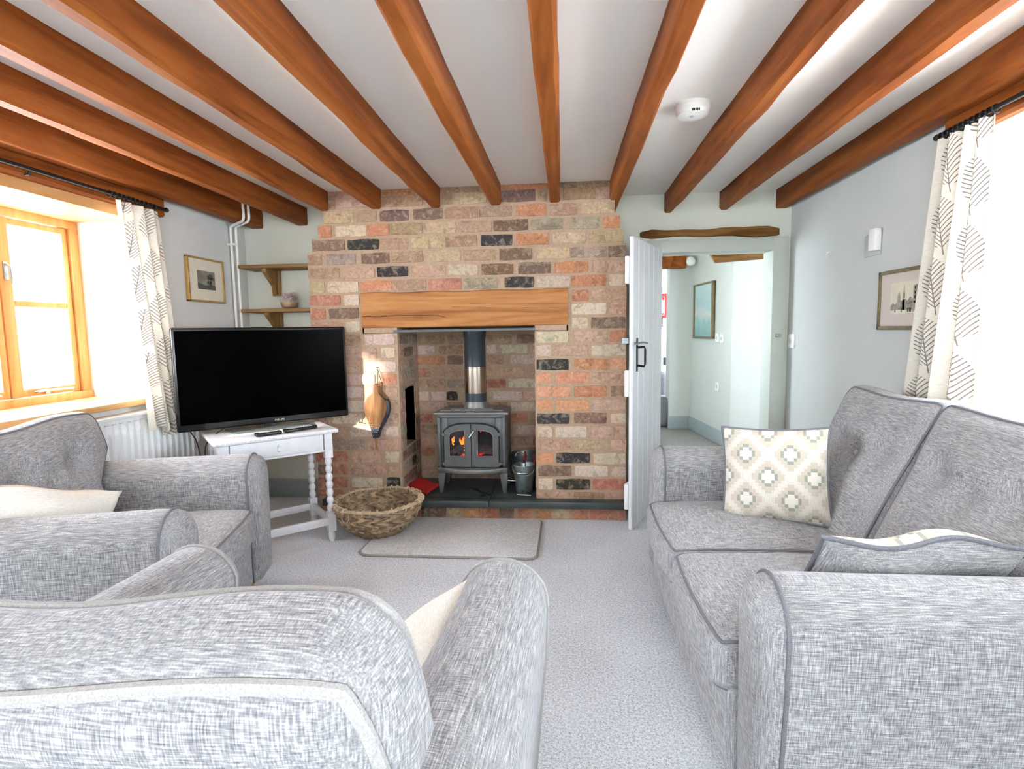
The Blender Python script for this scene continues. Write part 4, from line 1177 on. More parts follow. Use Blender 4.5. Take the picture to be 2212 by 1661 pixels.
mg, _nt, _b = new_mat('vase_glass'); _b.inputs['Roughness'].default_value = 0.05; _b.inputs['Alpha'].default_value = 0.22; _b.inputs['Base Color'].default_value = (0.75, 0.72, 0.70, 1)
MB().lathe(prof + [(r - 0.002, z) for r, z in prof[::-1][:-2]], 32, cap=False).obj('glass', mg, vs_, smooth=True)
MB().lathe([(0.0, 0.003), (0.0195, 0.003), (0.046, 0.010), (0.0555, 0.035), (0.056, 0.042), (0.0, 0.042)], 32, cap=False).obj('gold_base', M_gold, vs_, smooth=True)
M_petal = simple('dried_petals', srgb(0.42, 0.20, 0.17), 0.8, var=0.4, scale=40); M_petalp = simple('pale_dried_petals', srgb(0.78, 0.66, 0.60), 0.8, var=0.2, scale=40)
random.seed(8)
for i in range(16):
    a = random.uniform(0, 6.3); rr = random.uniform(0.008, 0.034)
    pillow(0.035, 0.03, 0.012, n=8).obj('petal', M_petal if i % 2 else M_petalp, vs_, smooth=True, weld=True)
    o = vs_.children[-1]; o.location = (rr * math.cos(a), rr * math.sin(a), random.uniform(0.05, 0.095)); o.rotation_euler = (random.uniform(-1, 1), random.uniform(-1, 1), a)
box_obj('small_wood_block', M_shelf, -1.625, -1.575, 3.50, 3.56, 1.3225, 1.343)
tag(bpy.data.objects['small_wood_block'], 'small pale wooden block at the chimney end of the lower shelf', 'block')

# heating pipes in the corner
pr = thing('heating_pipes', 'pair of white painted heating pipes running up the alcove corner', 'pipe', (-2.12, 3.6, 0))
for d in (0, 1):
    dx, dy = 0.022 * d, 0.022 * d
    MB().tube([(-2.148 + dx, 3.455 + dy, 0.0), (-2.148 + dx, 3.455 + dy, 1.835), (-2.145 + dx, 3.453 + dy, 1.852), (-2.13 + dx, 3.445 + dy, 1.86), (-2.01 + dx, 3.36 + dy, 1.866), (-1.995 + dx, 3.35 + dy, 1.874), (-1.99 + dx, 3.348 + dy, 1.89), (-1.99 + dx, 3.348 + dy, 1.998)], 0.0085, 10).obj('pipe', M_whiteplas, pr, world=True, smooth=True, angle=60)
MB().box(-2.17, -2.115, 3.44, 3.462, 1.735, 1.747).obj('pipe_clip', M_whiteplas, pr, world=True)

# ------------------------------------------------------------------ radiator
rd = thing('radiator', 'long white panel radiator with vertical flutes under the left window', 'radiator', (-2.12, 2.1, 0))
RA0, RA1, RB0, RB1 = 1.25, 2.865, 0.18, 0.765
def radf(u, v):
    y = RA0 + (RA1 - RA0) * u; z = RB0 + (RB1 - RB0) * v
    e = min(v, 1 - v) * (RB1 - RB0)
    k = max(0, min(1, (e - 0.025) / 0.02))
    w = abs(((y - RA0) / 0.0425) % 1 - 0.5) * 2
    return (-2.085 + 0.012 * k * (min(1, max(0, (w - 0.35) * 4))) - 0.004, y, z)
mb = MB()
nu = int((RA1 - RA0) / 0.0425) * 6 + 1
mb.grid(nu, 24, radf)
mb.obj('front_panel', M_rad, rd, world=True, smooth=True, angle=50)
mb = MB().box(-2.15, -2.09, RA0, RA1, RB0, RB1); mb.obj('core', M_rad, rd, world=True)
mb = MB()
mb.box(-2.155, -2.074, RA0 - 0.004, RA1 + 0.004, RB1, RB1 + 0.016)
mb.obj('top_cover', M_rad, rd, world=True, bevel=0.003, smooth=True)
mb = MB().box(-2.155, -2.078, RA1, RA1 + 0.005, RB0 + 0.02, RB1); mb.obj('side_cover', M_rad, rd, world=True)
mb = MB()
for k in range(int((RA1 - RA0) / 0.0425)):
    y = RA0 + 0.0425 * (k + 0.5)
    mb.box(-2.0835, -2.0815, y - 0.010, y + 0.010, RB1 - 0.022, RB1 - 0.018)
mb.obj('vent_slots', M_greyplas, rd, world=True, kind='stuff')
mb = MB(); mb.lathe([(0.016, 0.0), (0.02, 0.01), (0.02, 0.05), (0.012, 0.062)], 16, Matrix.Translation((-2.10, 2.91, 0.55))); mb.tube([(-2.10, 2.91, 0.0), (-2.10, 2.91, 0.56)], 0.007, 8); mb.tube([(-2.10, 2.91, 0.5), (-2.10, 2.865, 0.5)], 0.009, 8)
mb.obj('valve', M_whiteplas, rd, world=True, smooth=True)

# ------------------------------------------------------------------ left window: frame, three casements, glass
w1 = thing('window_1', None, None, (-2.53, 1.84, 1.28)); w1['kind'] = 'structure'
mb = MB()
mb.box(-2.56, -2.50, LY0, LY0 + 0.05, LZ0 + 0.02, LZ1); mb.box(-2.56, -2.50, LY1 - 0.05, LY1, LZ0 + 0.02, LZ1)
mb.box(-2.558, -2.502, LY0 + 0.001, LY1 - 0.001, LZ1 - 0.045, LZ1 - 0.001); mb.box(-2.565, -2.49, LY0 + 0.001, LY1 - 0.001, LZ0 + 0.02, LZ0 + 0.065)
mb.obj('window_frame', M_winwood, w1, world=True, bevel=0.004, smooth=True)
edges = [2.63, 2.265, 1.90, 1.535, 1.05]
for i, (yb, ya) in enumerate(zip(edges[:-1], edges[1:])):
    if i in (1, 3):
        pass
    ya += 0.004; yb -= 0.004
    mb = MB()
    z0, z1 = LZ0 + 0.067, LZ1 - 0.047
    mb.box(-2.555, -2.515, ya, ya + 0.055, z0, z1); mb.box(-2.555, -2.515, yb - 0.030, yb, z0, z1)
    mb.box(-2.553, -2.517, ya + 0.05, yb - 0.025, z0 + 0.001, z0 + 0.035); mb.box(-2.553, -2.517, ya + 0.05, yb - 0.025, z1 - 0.03, z1 - 0.001)
    mb.box(-2.550, -2.520, ya + 0.05, yb - 0.025, 1.30, 1.328)
    sash = mb.obj('casement', M_winwood, w1, world=True, bevel=0.003, smooth=True)
    for a, b in ((z0 + 0.03, 1.303), (1.325, z1 - 0.025)):
        p = MB().box(-2.539, -2.535, ya + 0.05, yb - 0.025, a, b).obj('glass_pane', M_glass, sash)
    mb = MB(); mb.tube([(-2.505, ya + 0.10, z0 + 0.018), (-2.498, ya + 0.12, z0 + 0.022), (-2.498, yb - 0.06, z0 + 0.02)], 0.0055, 6); mb.box(-2.516, -2.50, ya + 0.15, ya + 0.17, z0 + 0.008, z0 + 0.026)
    mb.obj('window_stay', M_chrome, sash, smooth=True)
    mb = MB(); mb.box(-2.516, -2.510, ya + 0.015, ya + 0.035, 1.42, 1.50); mb.tube([(-2.508, ya + 0.025, 1.49), (-2.495, ya + 0.03, 1.48), (-2.492, ya + 0.035, 1.40)], 0.005, 6)
    mb.obj('casement_handle', M_galv, sash, smooth=True)
MB().box(-2.50, -2.118, LY0 + 0.002, LY1 + 0.0, LZ0, LZ0 + 0.028).obj('window_sill', M_soffit, w1, world=True, bevel=0.004, smooth=True)

# right window (beyond the frame's edge) and the one behind the camera
w2 = thing('window_2', None, None, (1.84, 1.25, 1.3)); w2['kind'] = 'structure'
mb = MB()
for y in (RY0, 1.56, RY1 - 0.10): mb.box(1.80, 1.86, y, y + 0.05, RZ0 + 0.02, RZ1)
mb.box(1.80, 1.86, RY0, RY1 - 0.05, RZ1 - 0.05, RZ1); mb.box(1.80, 1.86, RY0, RY1 - 0.05, RZ0 + 0.02, RZ0 + 0.07)
f2 = mb.obj('window_frame', M_winwood, w2, world=True, bevel=0.004, smooth=True)
for y0, y1 in ((RY0 + 0.05, 1.56), (1.61, RY1 - 0.10)):
    MB().box(1.828, 1.832, y0, y1, RZ0 + 0.07, RZ1 - 0.05).obj('glass_pane', M_glass, w2, world=True)
M_sill2 = simple('pinkish_sill_board', srgb(0.84, 0.72, 0.64), 0.5, var=0.02)
MB().box(1.395, 1.80, RY0 + 0.002, RY1 - 0.002, RZ0, RZ0 + 0.026).obj('window_sill', M_sill2, w2, world=True, bevel=0.004, smooth=True)
w3 = thing('window_3', None, None, (-0.1, YB - 0.2, 1.25)); w3['kind'] = 'structure'
mb = MB()
for x in (-1.10, -0.45, 0.20, 0.85): mb.box(x, x + 0.05, YB - 0.22, YB - 0.16, 0.9, 1.9)
mb.box(-1.099, 0.899, YB - 0.22, YB - 0.16, 0.9, 0.95); mb.box(-1.099, 0.899, YB - 0.22, YB - 0.16, 1.85, 1.9)
mb.obj('window_frame', M_paint, w3, world=True)

# ------------------------------------------------------------------ curtains
def curtain(name, label, path_top, path_bot, ztop, zbot, folds, amp, parent_loc, seed, ragged=0.02, push=None):
    """cloth from a top line to a bottom line (plan x,y), with folds normal to the wall (x)"""
    rnd = random.Random(seed)
    t_ = thing(name, label, 'curtain', parent_loc)
    nu, nv = folds * 16 + 1, 40
    cloth_w = 1.15
    vs = []; uvs = []
    ph = [rnd.uniform(-0.6, 0.6) for _ in range(6)]
    for j in range(nv):
        v = j / (nv - 1)
        for i in range(nu):
            u = i / (nu - 1)
            ax, ay = path_top; bx, by = path_bot
            x0 = ax[0] + (ax[1] - ax[0]) * u; y0 = ay[0] + (ay[1] - ay[0]) * u
            x1 = bx[0] + (bx[1] - bx[0]) * u; y1 = by[0] + (by[1] - by[0]) * u
            s = v if not push else push(v)
            x = x0 + (x1 - x0) * s; y = y0 + (y1 - y0) * s
            a = 2 * PI * folds * u + ph[0] * v * 2 + 0.6 * math.sin(2 * PI * u + ph[1] + v * 2)
            am = amp * (0.7 + 0.5 * math.sin(u * 5 + ph[2]) * v + 0.25 * v)
            x += am * math.sin(a); y += am * 0.35 * math.sin(2 * a + ph[3])
            z = ztop + (zbot - ztop) * v + ragged * v * v * math.sin(2 * PI * u * 1.3 + ph[4])
            if v < 0.06: z += 0.0
            vs.append((x, y, z)); uvs.append((u * cloth_w + 0.0, z))
    fs = [(j * nu + i, j * nu + i + 1, (j + 1) * nu + i + 1, (j + 1) * nu + i) for j in range(nv - 1) for i in range(nu - 1)]
    mb = MB().add(vs, fs)
    me = mb.mesh('curtain_cloth', smooth=True, angle=180)
    # uv: true distance along the cloth
    uvl = me.uv_layers.new(name='UVMap')
    arc_ = [0.0]
    jm = nv // 2
    for i in range(1, nu):
        arc_.append(arc_[-1] + (Vector(vs[jm * nu + i]) - Vector(vs[jm * nu + i - 1])).length)
    for lp in me.loops:
        i = lp.vertex_index % nu
        uvl.data[lp.index].uv = (arc_[i], vs[lp.vertex_index][2])
    link('curtain_cloth', me, M_leaf, t_, world=True)
    return t_
cl = curtain('curtain', 'cream leaf-print curtain hanging by the left window behind the television', ((-2.10, -2.10), (2.47, 2.74)), ((-2.045, -2.035), (2.50, 2.755)), 1.80, 0.675, 4, 0.026, (-2.09, 2.6, 1.8), 3, 0.035,
             push=lambda v: v)
cr_ = curtain('curtain', 'cream leaf-print curtain on the right wall behind the sofa', ((1.365, 1.365), (1.935, 2.185)), ((1.362, 1.355), (1.951, 2.325)), 1.812, 0.80, 4, 0.022, (1.36, 2.1, 1.8), 7, 0.0)
def pole(name, label, x, y0, y1, z, ye, rings, wire=False):
    p = thing(name, label, 'curtain pole', (x, (y0 + y1) / 2, z))
    MB().tube([(x, y0, z), (x, y1, z)], 0.008, 10).obj('rod', M_black, p, world=True, smooth=True)
    MB().lathe([(0.003, -0.012), (0.011, -0.006), (0.012, 0.004), (0.006, 0.012)], 12, Matrix.Translation((x, ye, z)) @ Matrix.Rotation(PI / 2, 4, 'X')).obj('finial', M_black, p, world=True, smooth=True)
    for y in rings:
        MB().tube([(x + 0.013 * math.cos(2 * PI * i / 14), y, z - 0.004 + 0.013 * math.sin(2 * PI * i / 14)) for i in range(14)], 0.0028, 6, closed=True).obj('curtain_ring', M_black, p, world=True, smooth=True)
    return p
pl = pole('curtain_pole', 'thin black curtain pole along the left window lintel', -2.10, 0.9, 2.80, 1.822, 2.81, [2.44 + 0.028 * i for i in range(11)])
for y in (2.06, 1.2): MB().tube([(-2.10, y, 1.822), (-2.11, y, 1.80), (-2.13, y, 1.80)], 0.005, 6).obj('pole_bracket', M_black, pl, world=True, smooth=True)
p2 = pole('curtain_pole', 'black curtain pole with ball end on the right window lintel', 1.365, 0.3, 2.20, 1.826, 2.205, [1.93 + 0.025 * i for i in range(11)])
MB().tube([(1.365, 2.1, 1.826), (1.38, 2.1, 1.826), (1.40, 2.1, 1.826)], 0.006, 6).obj('pole_bracket', M_black, p2, world=True, smooth=True)

# ------------------------------------------------------------------ pictures
def picture(name, label, side, yc, zc, w, h, fr, frm, mount, imgw, imgh, draw, dz=0.0):
    """side -1: left wall (faces +x), +1: right wall (faces -x). local x runs left to right as seen"""
    x = WL + 0.012 if side < 0 else WR - 0.012
    p = thing(name, label, 'picture', (x, yc, zc), rz=(PI / 2 if side < 0 else -PI / 2))
    mb = MB()
    for a in ((-w / 2, -w / 2 + fr, -h / 2, h / 2), (w / 2 - fr, w / 2, -h / 2, h / 2), (-w / 2, w / 2, -h / 2, -h / 2 + fr), (-w / 2, w / 2, h / 2 - fr, h / 2)):
        mb.box(a[0], a[1], -0.012, 0.011, a[2], a[3])
    mb.obj('frame', frm, p, bevel=0.003, smooth=True)
    MB().box(-w / 2 + fr * .7, w / 2 - fr * .7, -0.004, 0.006, -h / 2 + fr * .7, h / 2 - fr * .7).obj('mount', mount, p)
    if imgw:
        im = MB().box(-imgw / 2, imgw / 2, -0.0055, -0.004, -imgh / 2 + dz, imgh / 2 + dz).obj('print', draw[0], p)
        for polys, mt, nm in draw[1:]:
            mb = MB()
            for poly in polys: mb.prism([(a * imgw - imgw / 2, b * imgh - imgh / 2 + dz) for a, b in poly], -0.0064, -0.0054, 'y')
            mb.obj(nm, mt, im)
    return p
M_etch = simple('etching_paper', srgb(0.56, 0.54, 0.48), 0.9, var=0.25, scale=14)
random.seed(21)
def blob(cx, cy, rx, ry, n=12, j=0.2): return [(cx + rx * (1 + random.uniform(-j, j)) * math.cos(2 * PI * i / n), cy + ry * (1 + random.uniform(-j, j)) * math.sin(2 * PI * i / n)) for i in range(n)]
tree = [[(0, 0.0), (1, 0.0), (1, 0.22), (0.7, 0.30), (0.45, 0.22), (0.2, 0.30), (0, 0.33)], [(0.70, 0.2), (0.74, 0.2), (0.75, 0.7), (0.72, 0.7)], blob(0.72, 0.72, 0.17, 0.14), blob(0.86, 0.60, 0.10, 0.09), blob(0.62, 0.60, 0.08, 0.06), blob(0.68, 0.40, 0.14, 0.10)]
picture('framed_etching', 'small gilt-framed landscape etching of a tree on the left wall', -1, 3.182, 1.486, 0.34, 0.265, 0.012, M_gold, M_paper, 0.165, 0.11, (M_etch, (tree, M_ink, 'etched_tree')), 0.0)
M_etchp = simple('pale_etching_paper', srgb(0.83, 0.80, 0.72), 0.9, var=0.05, scale=14)
towers = [[(0.26, 0.12), (0.36, 0.12), (0.36, 0.55), (0.34, 0.62), (0.31, 0.70), (0.28, 0.62), (0.26, 0.55)], [(0.44, 0.1), (0.53, 0.1), (0.52, 0.6), (0.485, 0.92), (0.45, 0.6)],
          [(0.80, 0.05), (1, 0.02), (1, 0.95), (0.93, 0.88), (0.80, 0.85)]]
houses = [[(0.02, 0.10), (0.26, 0.12), (0.24, 0.36), (0.18, 0.28), (0.10, 0.36), (0.02, 0.26)], [(0.36, 0.12), (0.80, 0.10), (0.80, 0.44), (0.70, 0.52), (0.62, 0.40), (0.54, 0.46), (0.36, 0.40)]]
figs = [[(a, 0.04), (a + 0.03, 0.04), (a + 0.03, 0.17), (a, 0.17)] for a in (0.62, 0.68, 0.72, 0.86, 0.40, 0.18)] + [[(a, 0.30), (a + 0.02, 0.30), (a + 0.02, 0.36), (a, 0.36)] for a in (0.42, 0.5, 0.58, 0.68, 0.74)] + [[(0.84, b), (0.88, b), (0.88, b + 0.08), (0.84, b + 0.08)] for b in (0.3, 0.45, 0.6, 0.74)] + [[(0.92, b), (0.96, b), (0.96, b + 0.08), (0.92, b + 0.08)] for b in (0.3, 0.45, 0.6, 0.74)]
picture('framed_town_print', 'gilt-framed town etching in a pink mount half hidden by the right curtain', 1, 2.43, 1.256, 0.37, 0.255, 0.016, M_goldd, M_mauve, 0.195, 0.13, (M_etchp, (houses, M_inkl, 'print_houses'), (towers, M_inkl, 'print_towers'), (figs, M_ink, 'print_figures')), 0.006)

# ------------------------------------------------------------------ switches, alarm, wall bits
def switch(name, label, loc, rz, w=0.086, h=0.086, rocker=True, cat='switch'):
    s = thing(name, label, cat, loc, rz)
    MB().box(-w / 2, w / 2, -0.009, 0.0, -h / 2, h / 2).obj('plate', M_whiteplas, s, bevel=0.002, smooth=True)
    if rocker: MB().box(-0.008, 0.008, -0.013, -0.008, -0.014, 0.014).obj('rocker', M_greyplas, s, bevel=0.001, smooth=True)
    return s
switch('light_switch', 'white light switch low on the right wall beside the door frame', (WR, 3.575, 1.06), -PI / 2)
bx = thing('wall_sensor', 'white plastic box on the right wall above the town picture', 'sensor', (WR, 2.70, 1.528), -PI / 2)
MB().box(-0.075, 0.055, -0.008, 0, -0.06, 0.04).obj('back_plate', M_greyplas, bx, bevel=0.002, smooth=True)
MB().box(0.01, 0.06, -0.035, -0.006, -0.042, 0.055).obj('cover', M_whiteplas, bx, bevel=0.003, smooth=True)
tag(MB().tube([(WR, 3.12, 1.545), (WR - 0.018, 3.12, 1.54), (WR - 0.02, 3.12, 1.525), (WR - 0.012, 3.12, 1.515)], 0.003, 6).obj('wall_hook', M_whiteplas), 'tiny white hook on the bare right wall left of the sensor', 'hook')
tag(MB().box(1.352, 1.382, YF - 0.034, YF - 0.02, 1.085, 1.105).obj('door_catch', M_galv, bevel=0.002, smooth=True), 'small metal latch keep on the right door frame post', 'catch')
al = thing('smoke_alarm', 'round white smoke alarm on the ceiling between two beams', 'smoke alarm', (0.502, 2.24, ZC))
MB().lathe([(0.066, 0.0), (0.066, -0.010), (0.0635, -0.012), (0.064, -0.028), (0.056, -0.040), (0.030, -0.045), (0.0, -0.046)], 40, cap=False).obj('housing', M_whiteplas, al, smooth=True, angle=30)
mb = MB()
for k in range(5): mb.box(-0.014 + 0.006 * k, -0.011 + 0.006 * k, -0.062, -0.040, -0.0405, -0.034)
mb.obj('vent_slots', M_dark, al)
MB().lathe([(0.010, -0.044), (0.009, -0.0475), (0.0, -0.048)], 16, Matrix.Translation((-0.006, -0.01, 0)), cap=False).obj('test_button', M_greyplas, al, smooth=True)

# ------------------------------------------------------------------ things in the hall
hb_ = beam('hall_beam', 0.2, 1.40, 6.2, 6.3, 1.86, 1.975, 'dark cross beam seen through the doorway at the hall ceiling', 'beam', mat=M_oldoak)
bpy.data.objects.remove(hb_)
hbm = MB().box(0.2, 1.34, 6.15, 6.25, 1.80, 1.93); tag(hbm.obj('hall_beam', M_beam, bevel=0.006, smooth=True), 'brown cross beam seen at the top of the doorway', 'beam')
hbm = MB().prism([(1.62, 4.75), (1.90, 4.35), (2.0, 4.45), (1.70, 4.88)], 1.745, 1.80, 'z'); 
hbm.v = []; hbm.f = []
hbm.add([(1.22, 4.62, 1.685), (1.75, 4.60, 1.72), (1.75, 4.85, 1.72), (1.28, 4.82, 1.69), (1.16, 4.6, 1.83), (1.8, 4.6, 1.83), (1.8, 4.85, 1.83), (1.2, 4.85, 1.83)], [(0, 1, 2, 3), (4, 7, 6, 5), (0, 4, 5, 1), (1, 5, 6, 2), (2, 6, 7, 3), (3, 7, 4, 0)])
tag(hbm.obj('hall_lintel', M_oldoak, bevel=0.008, smooth=True), 'rough old timber end over the white stone wall inside the hall', 'lintel')
a = Vector((1.45, 6.40, 0)); b = Vector((1.57, 5.28, 0)); dirw = (b - a).normalized(); rzw = math.atan2(dirw.y, dirw.x)
def on_hall(t, z, off=0.0):
    p = a + (b - a) * t; n = Vector((dirw.y, -dirw.x, 0))
    return (p.x - abs(n.x) * off, p.y + 0, z)
hp = thing('hall_painting', 'tall seascape painting in a pale frame on the hall wall', 'picture', on_hall(0.40, 1.33, 0.012), rzw)
M_sea, nt, b_ = new_mat('seascape_paint')
sx_ = nt.nodes.new('ShaderNodeSeparateXYZ'); nt.links.new(nt.nodes.new('ShaderNodeTexCoord').outputs['Generated'], sx_.inputs[0])
t_ = X(nt, sx_.outputs[2]) + (X(nt, noise(nt, coords(nt), 9, 4)) - 0.5) * 0.5
nt.links.new(ramp(nt, t_, [(0.05, (0.45, 0.60, 0.60)), (0.3, (0.55, 0.68, 0.66)), (0.45, (0.72, 0.73, 0.72)), (0.6, (0.60, 0.70, 0.71)), (0.95, (0.66, 0.74, 0.75))]), b_.inputs['Base Color'])
MB().box(-0.27, 0.24, -0.010, 0.004, -0.27, 0.27).obj('canvas', M_sea, hp)
mb = MB()
for q in ((-0.29, -0.26, -0.29, 0.29), (0.235, 0.275, -0.29, 0.29), (-0.29, 0.275, -0.29, -0.27), (-0.29, 0.275, 0.27, 0.29)): mb.box(q[0], q[1], -0.022, 0.004, q[2], q[3])
mb.obj('frame', M_goldd, hp, bevel=0.003, smooth=True)
for t, z, lab in ((0.70, 1.05, 'left of the two white switches beside the hall painting'), (0.80, 1.045, 'right of the two white switches beside the hall painting'), (0.72, 0.565, 'white socket low on the hall wall below the two switches')):
    switch('hall_switch' if z > 0.9 else 'hall_socket', lab, on_hall(t, z, 0.0), rzw, cat='switch' if z > 0.9 else 'socket')
tag(MB().lathe([(0.05, 0), (0.05, 0.03), (0.035, 0.045)], 20, Matrix.Translation((1.385, 6.18, 1.87)) @ Matrix.Rotation(PI / 2, 4, 'X')).obj('hall_sensor', M_whiteplas, smooth=True), 'white round sensor at the end of the hall cross beam', 'sensor')
fb = thing('fire_blanket', 'red wall-mounted fire blanket pack seen through the doorway', 'fire blanket', (1.262, 7.25, 1.44))
MB().box(-0.085, 0.105, -0.04, 0.0, -0.155, 0.155).obj('case', M_redp, fb, bevel=0.01, smooth=True)
MB().box(-0.075, 0.040, -0.043, -0.039, -0.12, 0.115).obj('label', M_whiteplas, fb)
MB().box(-0.070, 0.035, -0.0445, -0.042, 0.072, 0.110).obj('label_band', M_redp, fb)
MB().box(-0.070, 0.035, -0.0445, -0.042, -0.115, -0.092).obj('label_band', M_redp, fb)
MB().box(-0.05, 0.02, -0.035, -0.01, -0.27, -0.15).obj('pull_tape', M_plastic, fb)
def text(s, size, mat, loc, rot, parent=None, name='lettering', ex=0.0003, sx=1.0):
    c = bpy.data.curves.new(name, 'FONT'); c.body = s; c.size = size; c.extrude = ex; c.align_x = 'CENTER'; c.align_y = 'CENTER'
    c.materials.append(mat)
    o = bpy.data.objects.new(name, c); COL.objects.link(o); o.location = loc; o.rotation_euler = rot; o.scale = (sx, 1, 1)
    dg = bpy.context.evaluated_depsgraph_get(); dg.update()
    me = bpy.data.meshes.new_from_object(o.evaluated_get(dg)); bpy.data.objects.remove(o)
    o = bpy.data.objects.new(name, me); COL.objects.link(o); o.location = loc; o.rotation_euler = rot; o.scale = (sx, 1, 1)
    if parent is not None: o.parent = parent
    return o
text('FIRE', 0.022, M_whiteplas, (-0.018, -0.0448, 0.100), (PI / 2, 0, 0), fb)
text('BLANKET', 0.016, M_whiteplas, (-0.018, -0.0448, 0.081), (PI / 2, 0, 0), fb)
switch('kitchen_socket', 'white double socket on the far wall under the fire blanket', (1.30, 7.25, 1.02), 0, w=0.12, rocker=False, cat='socket')
cg = thing('phone_charger', 'small white charger with a dangling cable on the far wall', 'charger', (1.29, 7.25, 0.80))
MB().box(-0.02, 0.03, -0.04, 0.0, -0.04, 0.05).obj('plug', M_whiteplas, cg, bevel=0.004, smooth=True)
MB().tube([(0.0, -0.03, -0.04), (-0.04, -0.05, -0.02), (-0.06, -0.04, 0.08), (-0.02, -0.04, 0.13)], 0.003, 6).obj('cable', M_whiteplas, cg, smooth=True)
MB().box(-0.0, 0.05, -0.07, -0.04, -0.12, -0.02).obj('adapter', M_leather, cg, bevel=0.008, smooth=True)
so = thing('far_sofa', 'dark grey sofa glimpsed through the gap beside the open door', 'sofa', (0.90, 6.85, 0))
rbox((0.5, 0.13, 0.26), 0.08, center=(-0.1, 0.1, 0.36)).obj('back', M_pipe, so, smooth=True, weld=True)
rbox((0.5, 0.3, 0.17), 0.05, center=(-0.1, -0.1, 0.17)).obj('seat', M_pipe, so, smooth=True, weld=True)

# ------------------------------------------------------------------ television table
TA = math.radians(41.9)
tb = thing('side_table', 'white painted side table with bobbin legs and a drawer under the television', 'table', (-1.59, 2.80, 0), TA)
TWX, TWY, TZ = 0.305, 0.21, 0.635
def top_fn(p): return p
MB().box(-TWX, TWX, -TWY, TWY, TZ - 0.022, TZ).obj('table_top', M_tabw, tb, bevel=0.007, segs=3, smooth=True)
mb = MB()
for k in range(28): mb.lathe([(0.003, -0.003), (0.0065, 0.0), (0.003, 0.003)], 6, Matrix.Translation((-TWX + 0.015 + k * 0.0212, -TWY - 0.001, TZ - 0.009)) @ Matrix.Rotation(PI / 2, 4, 'X'))
mb.obj('carved_edge', M_tabw, tb, kind='stuff')
LX, LY_ = 0.255, 0.165
mb = MB(); mb.box(-LX, LX, LY_ - 0.01, LY_ + 0.01, TZ - 0.115, TZ - 0.022); mb.box(-LX - 0.01, -LX + 0.01, -LY_, LY_, TZ - 0.115, TZ - 0.022); mb.box(LX - 0.01, LX + 0.01, -LY_, LY_, TZ - 0.115, TZ - 0.022)
mb.box(-LX, LX, -LY_ - 0.01, -LY_ + 0.004, TZ - 0.125, TZ - 0.113)
mb.obj('apron', M_tabw, tb, bevel=0.002, smooth=True)
dw = MB().box(-LX + 0.026, LX - 0.026, -LY_ - 0.014, -LY_ + 0.01, TZ - 0.112, TZ - 0.026).obj('drawer', M_tabw, tb, bevel=0.004, smooth=True)
mb = MB(); mb.lathe([(0.006, 0), (0.006, 0.006), (0.002, 0.010)], 10, Matrix.Translation((0, -LY_ - 0.014, TZ - 0.058)) @ Matrix.Rotation(PI / 2, 4, 'X')); mb.lathe([(0.002, 0.0), (0.0045, -0.01), (0.010, -0.022), (0.006, -0.028), (0.0, -0.029)], 10, Matrix.Translation((0, -LY_ - 0.021, TZ - 0.060)), cap=False)
mb.obj('drop_handle', M_tabw, dw, smooth=True)
for sx in (-1, 1):
    for sy in (-1, 1):
        mb = MB(); q = 0.021
        mb.box(-q, q, -q, q, TZ - 0.16, TZ - 0.022); mb.box(-q, q, -q, q, 0.06, 0.17)
        zt, zb = TZ - 0.16, 0.17; prof = []
        for i in range(61):
            z = zb + (zt - zb) * i / 60
            prof.append((0.0115 + 0.0080 * abs(math.sin(PI * 7 * i / 60)) ** 0.8, z))
        mb.lathe(prof, 16)
        mb.lathe([(0.012, 0.0), (0.018, 0.02), (0.019, 0.045), (0.015, 0.062)], 16)
        mb.obj('leg', M_tabw, tb, smooth=True, angle=35).location = (sx * LX, sy * LY_, 0)
for a_, b_, c_, d_ in ((-LX, LX, -LY_ - 0.009, -LY_ + 0.009), (-LX, LX, LY_ - 0.009, LY_ + 0.009), (-LX - 0.009, -LX + 0.009, -LY_, LY_), (LX - 0.009, LX + 0.009, -LY_, LY_)):
    MB().box(a_, b_, c_, d_, 0.095, 0.137).obj('stretcher', M_tabw, tb, bevel=0.002, smooth=True)

# television
VA = math.radians(41.0)
tv = thing('television', 'black flat television angled on the white side table', 'television', (-1.635, 2.885, TZ), VA)
W2, H2, Z0 = 0.445, 0.268, 0.022
CZ = Z0 + H2
MB().box(-W2, W2, -0.012, 0.022, Z0, Z0 + 2 * H2).obj('casing', M_plastic, tv, bevel=0.010, segs=3, smooth=True)
MB().box(-0.30, 0.30, 0.02, 0.055, Z0 + 0.06, Z0 + 0.42).obj('rear_housing', M_plastic, tv, bevel=0.01, smooth=True)
MB().box(-W2 + 0.016, W2 - 0.014, -0.0135, -0.011, Z0 + 0.036, Z0 + 2 * H2 - 0.016).obj('screen', M_screen, tv)
text('PHILIPS', 0.016, M_greyplas, (0.05, -0.0136, Z0 + 0.019), (PI / 2, 0, 0), tv, 'brand_lettering')
mb = MB().box(-0.025, 0.025, -0.008, 0.01, 0.0, Z0 + 0.02); mb.obj('stand_neck', M_plastic, tv, bevel=0.004, smooth=True)
mst, _nt, _b = new_mat('smoked_glass_stand'); _b.inputs['Base Color'].default_value = srgb(0.30, 0.32, 0.31); _b.inputs['Roughness'].default_value = 0.12
MB().prism([(-0.20, -0.11), (0.20, -0.11), (0.22, 0.07), (-0.22, 0.07)], 0.001, 0.009, 'z').obj('stand_base', mst, tv, bevel=0.002, smooth=True)
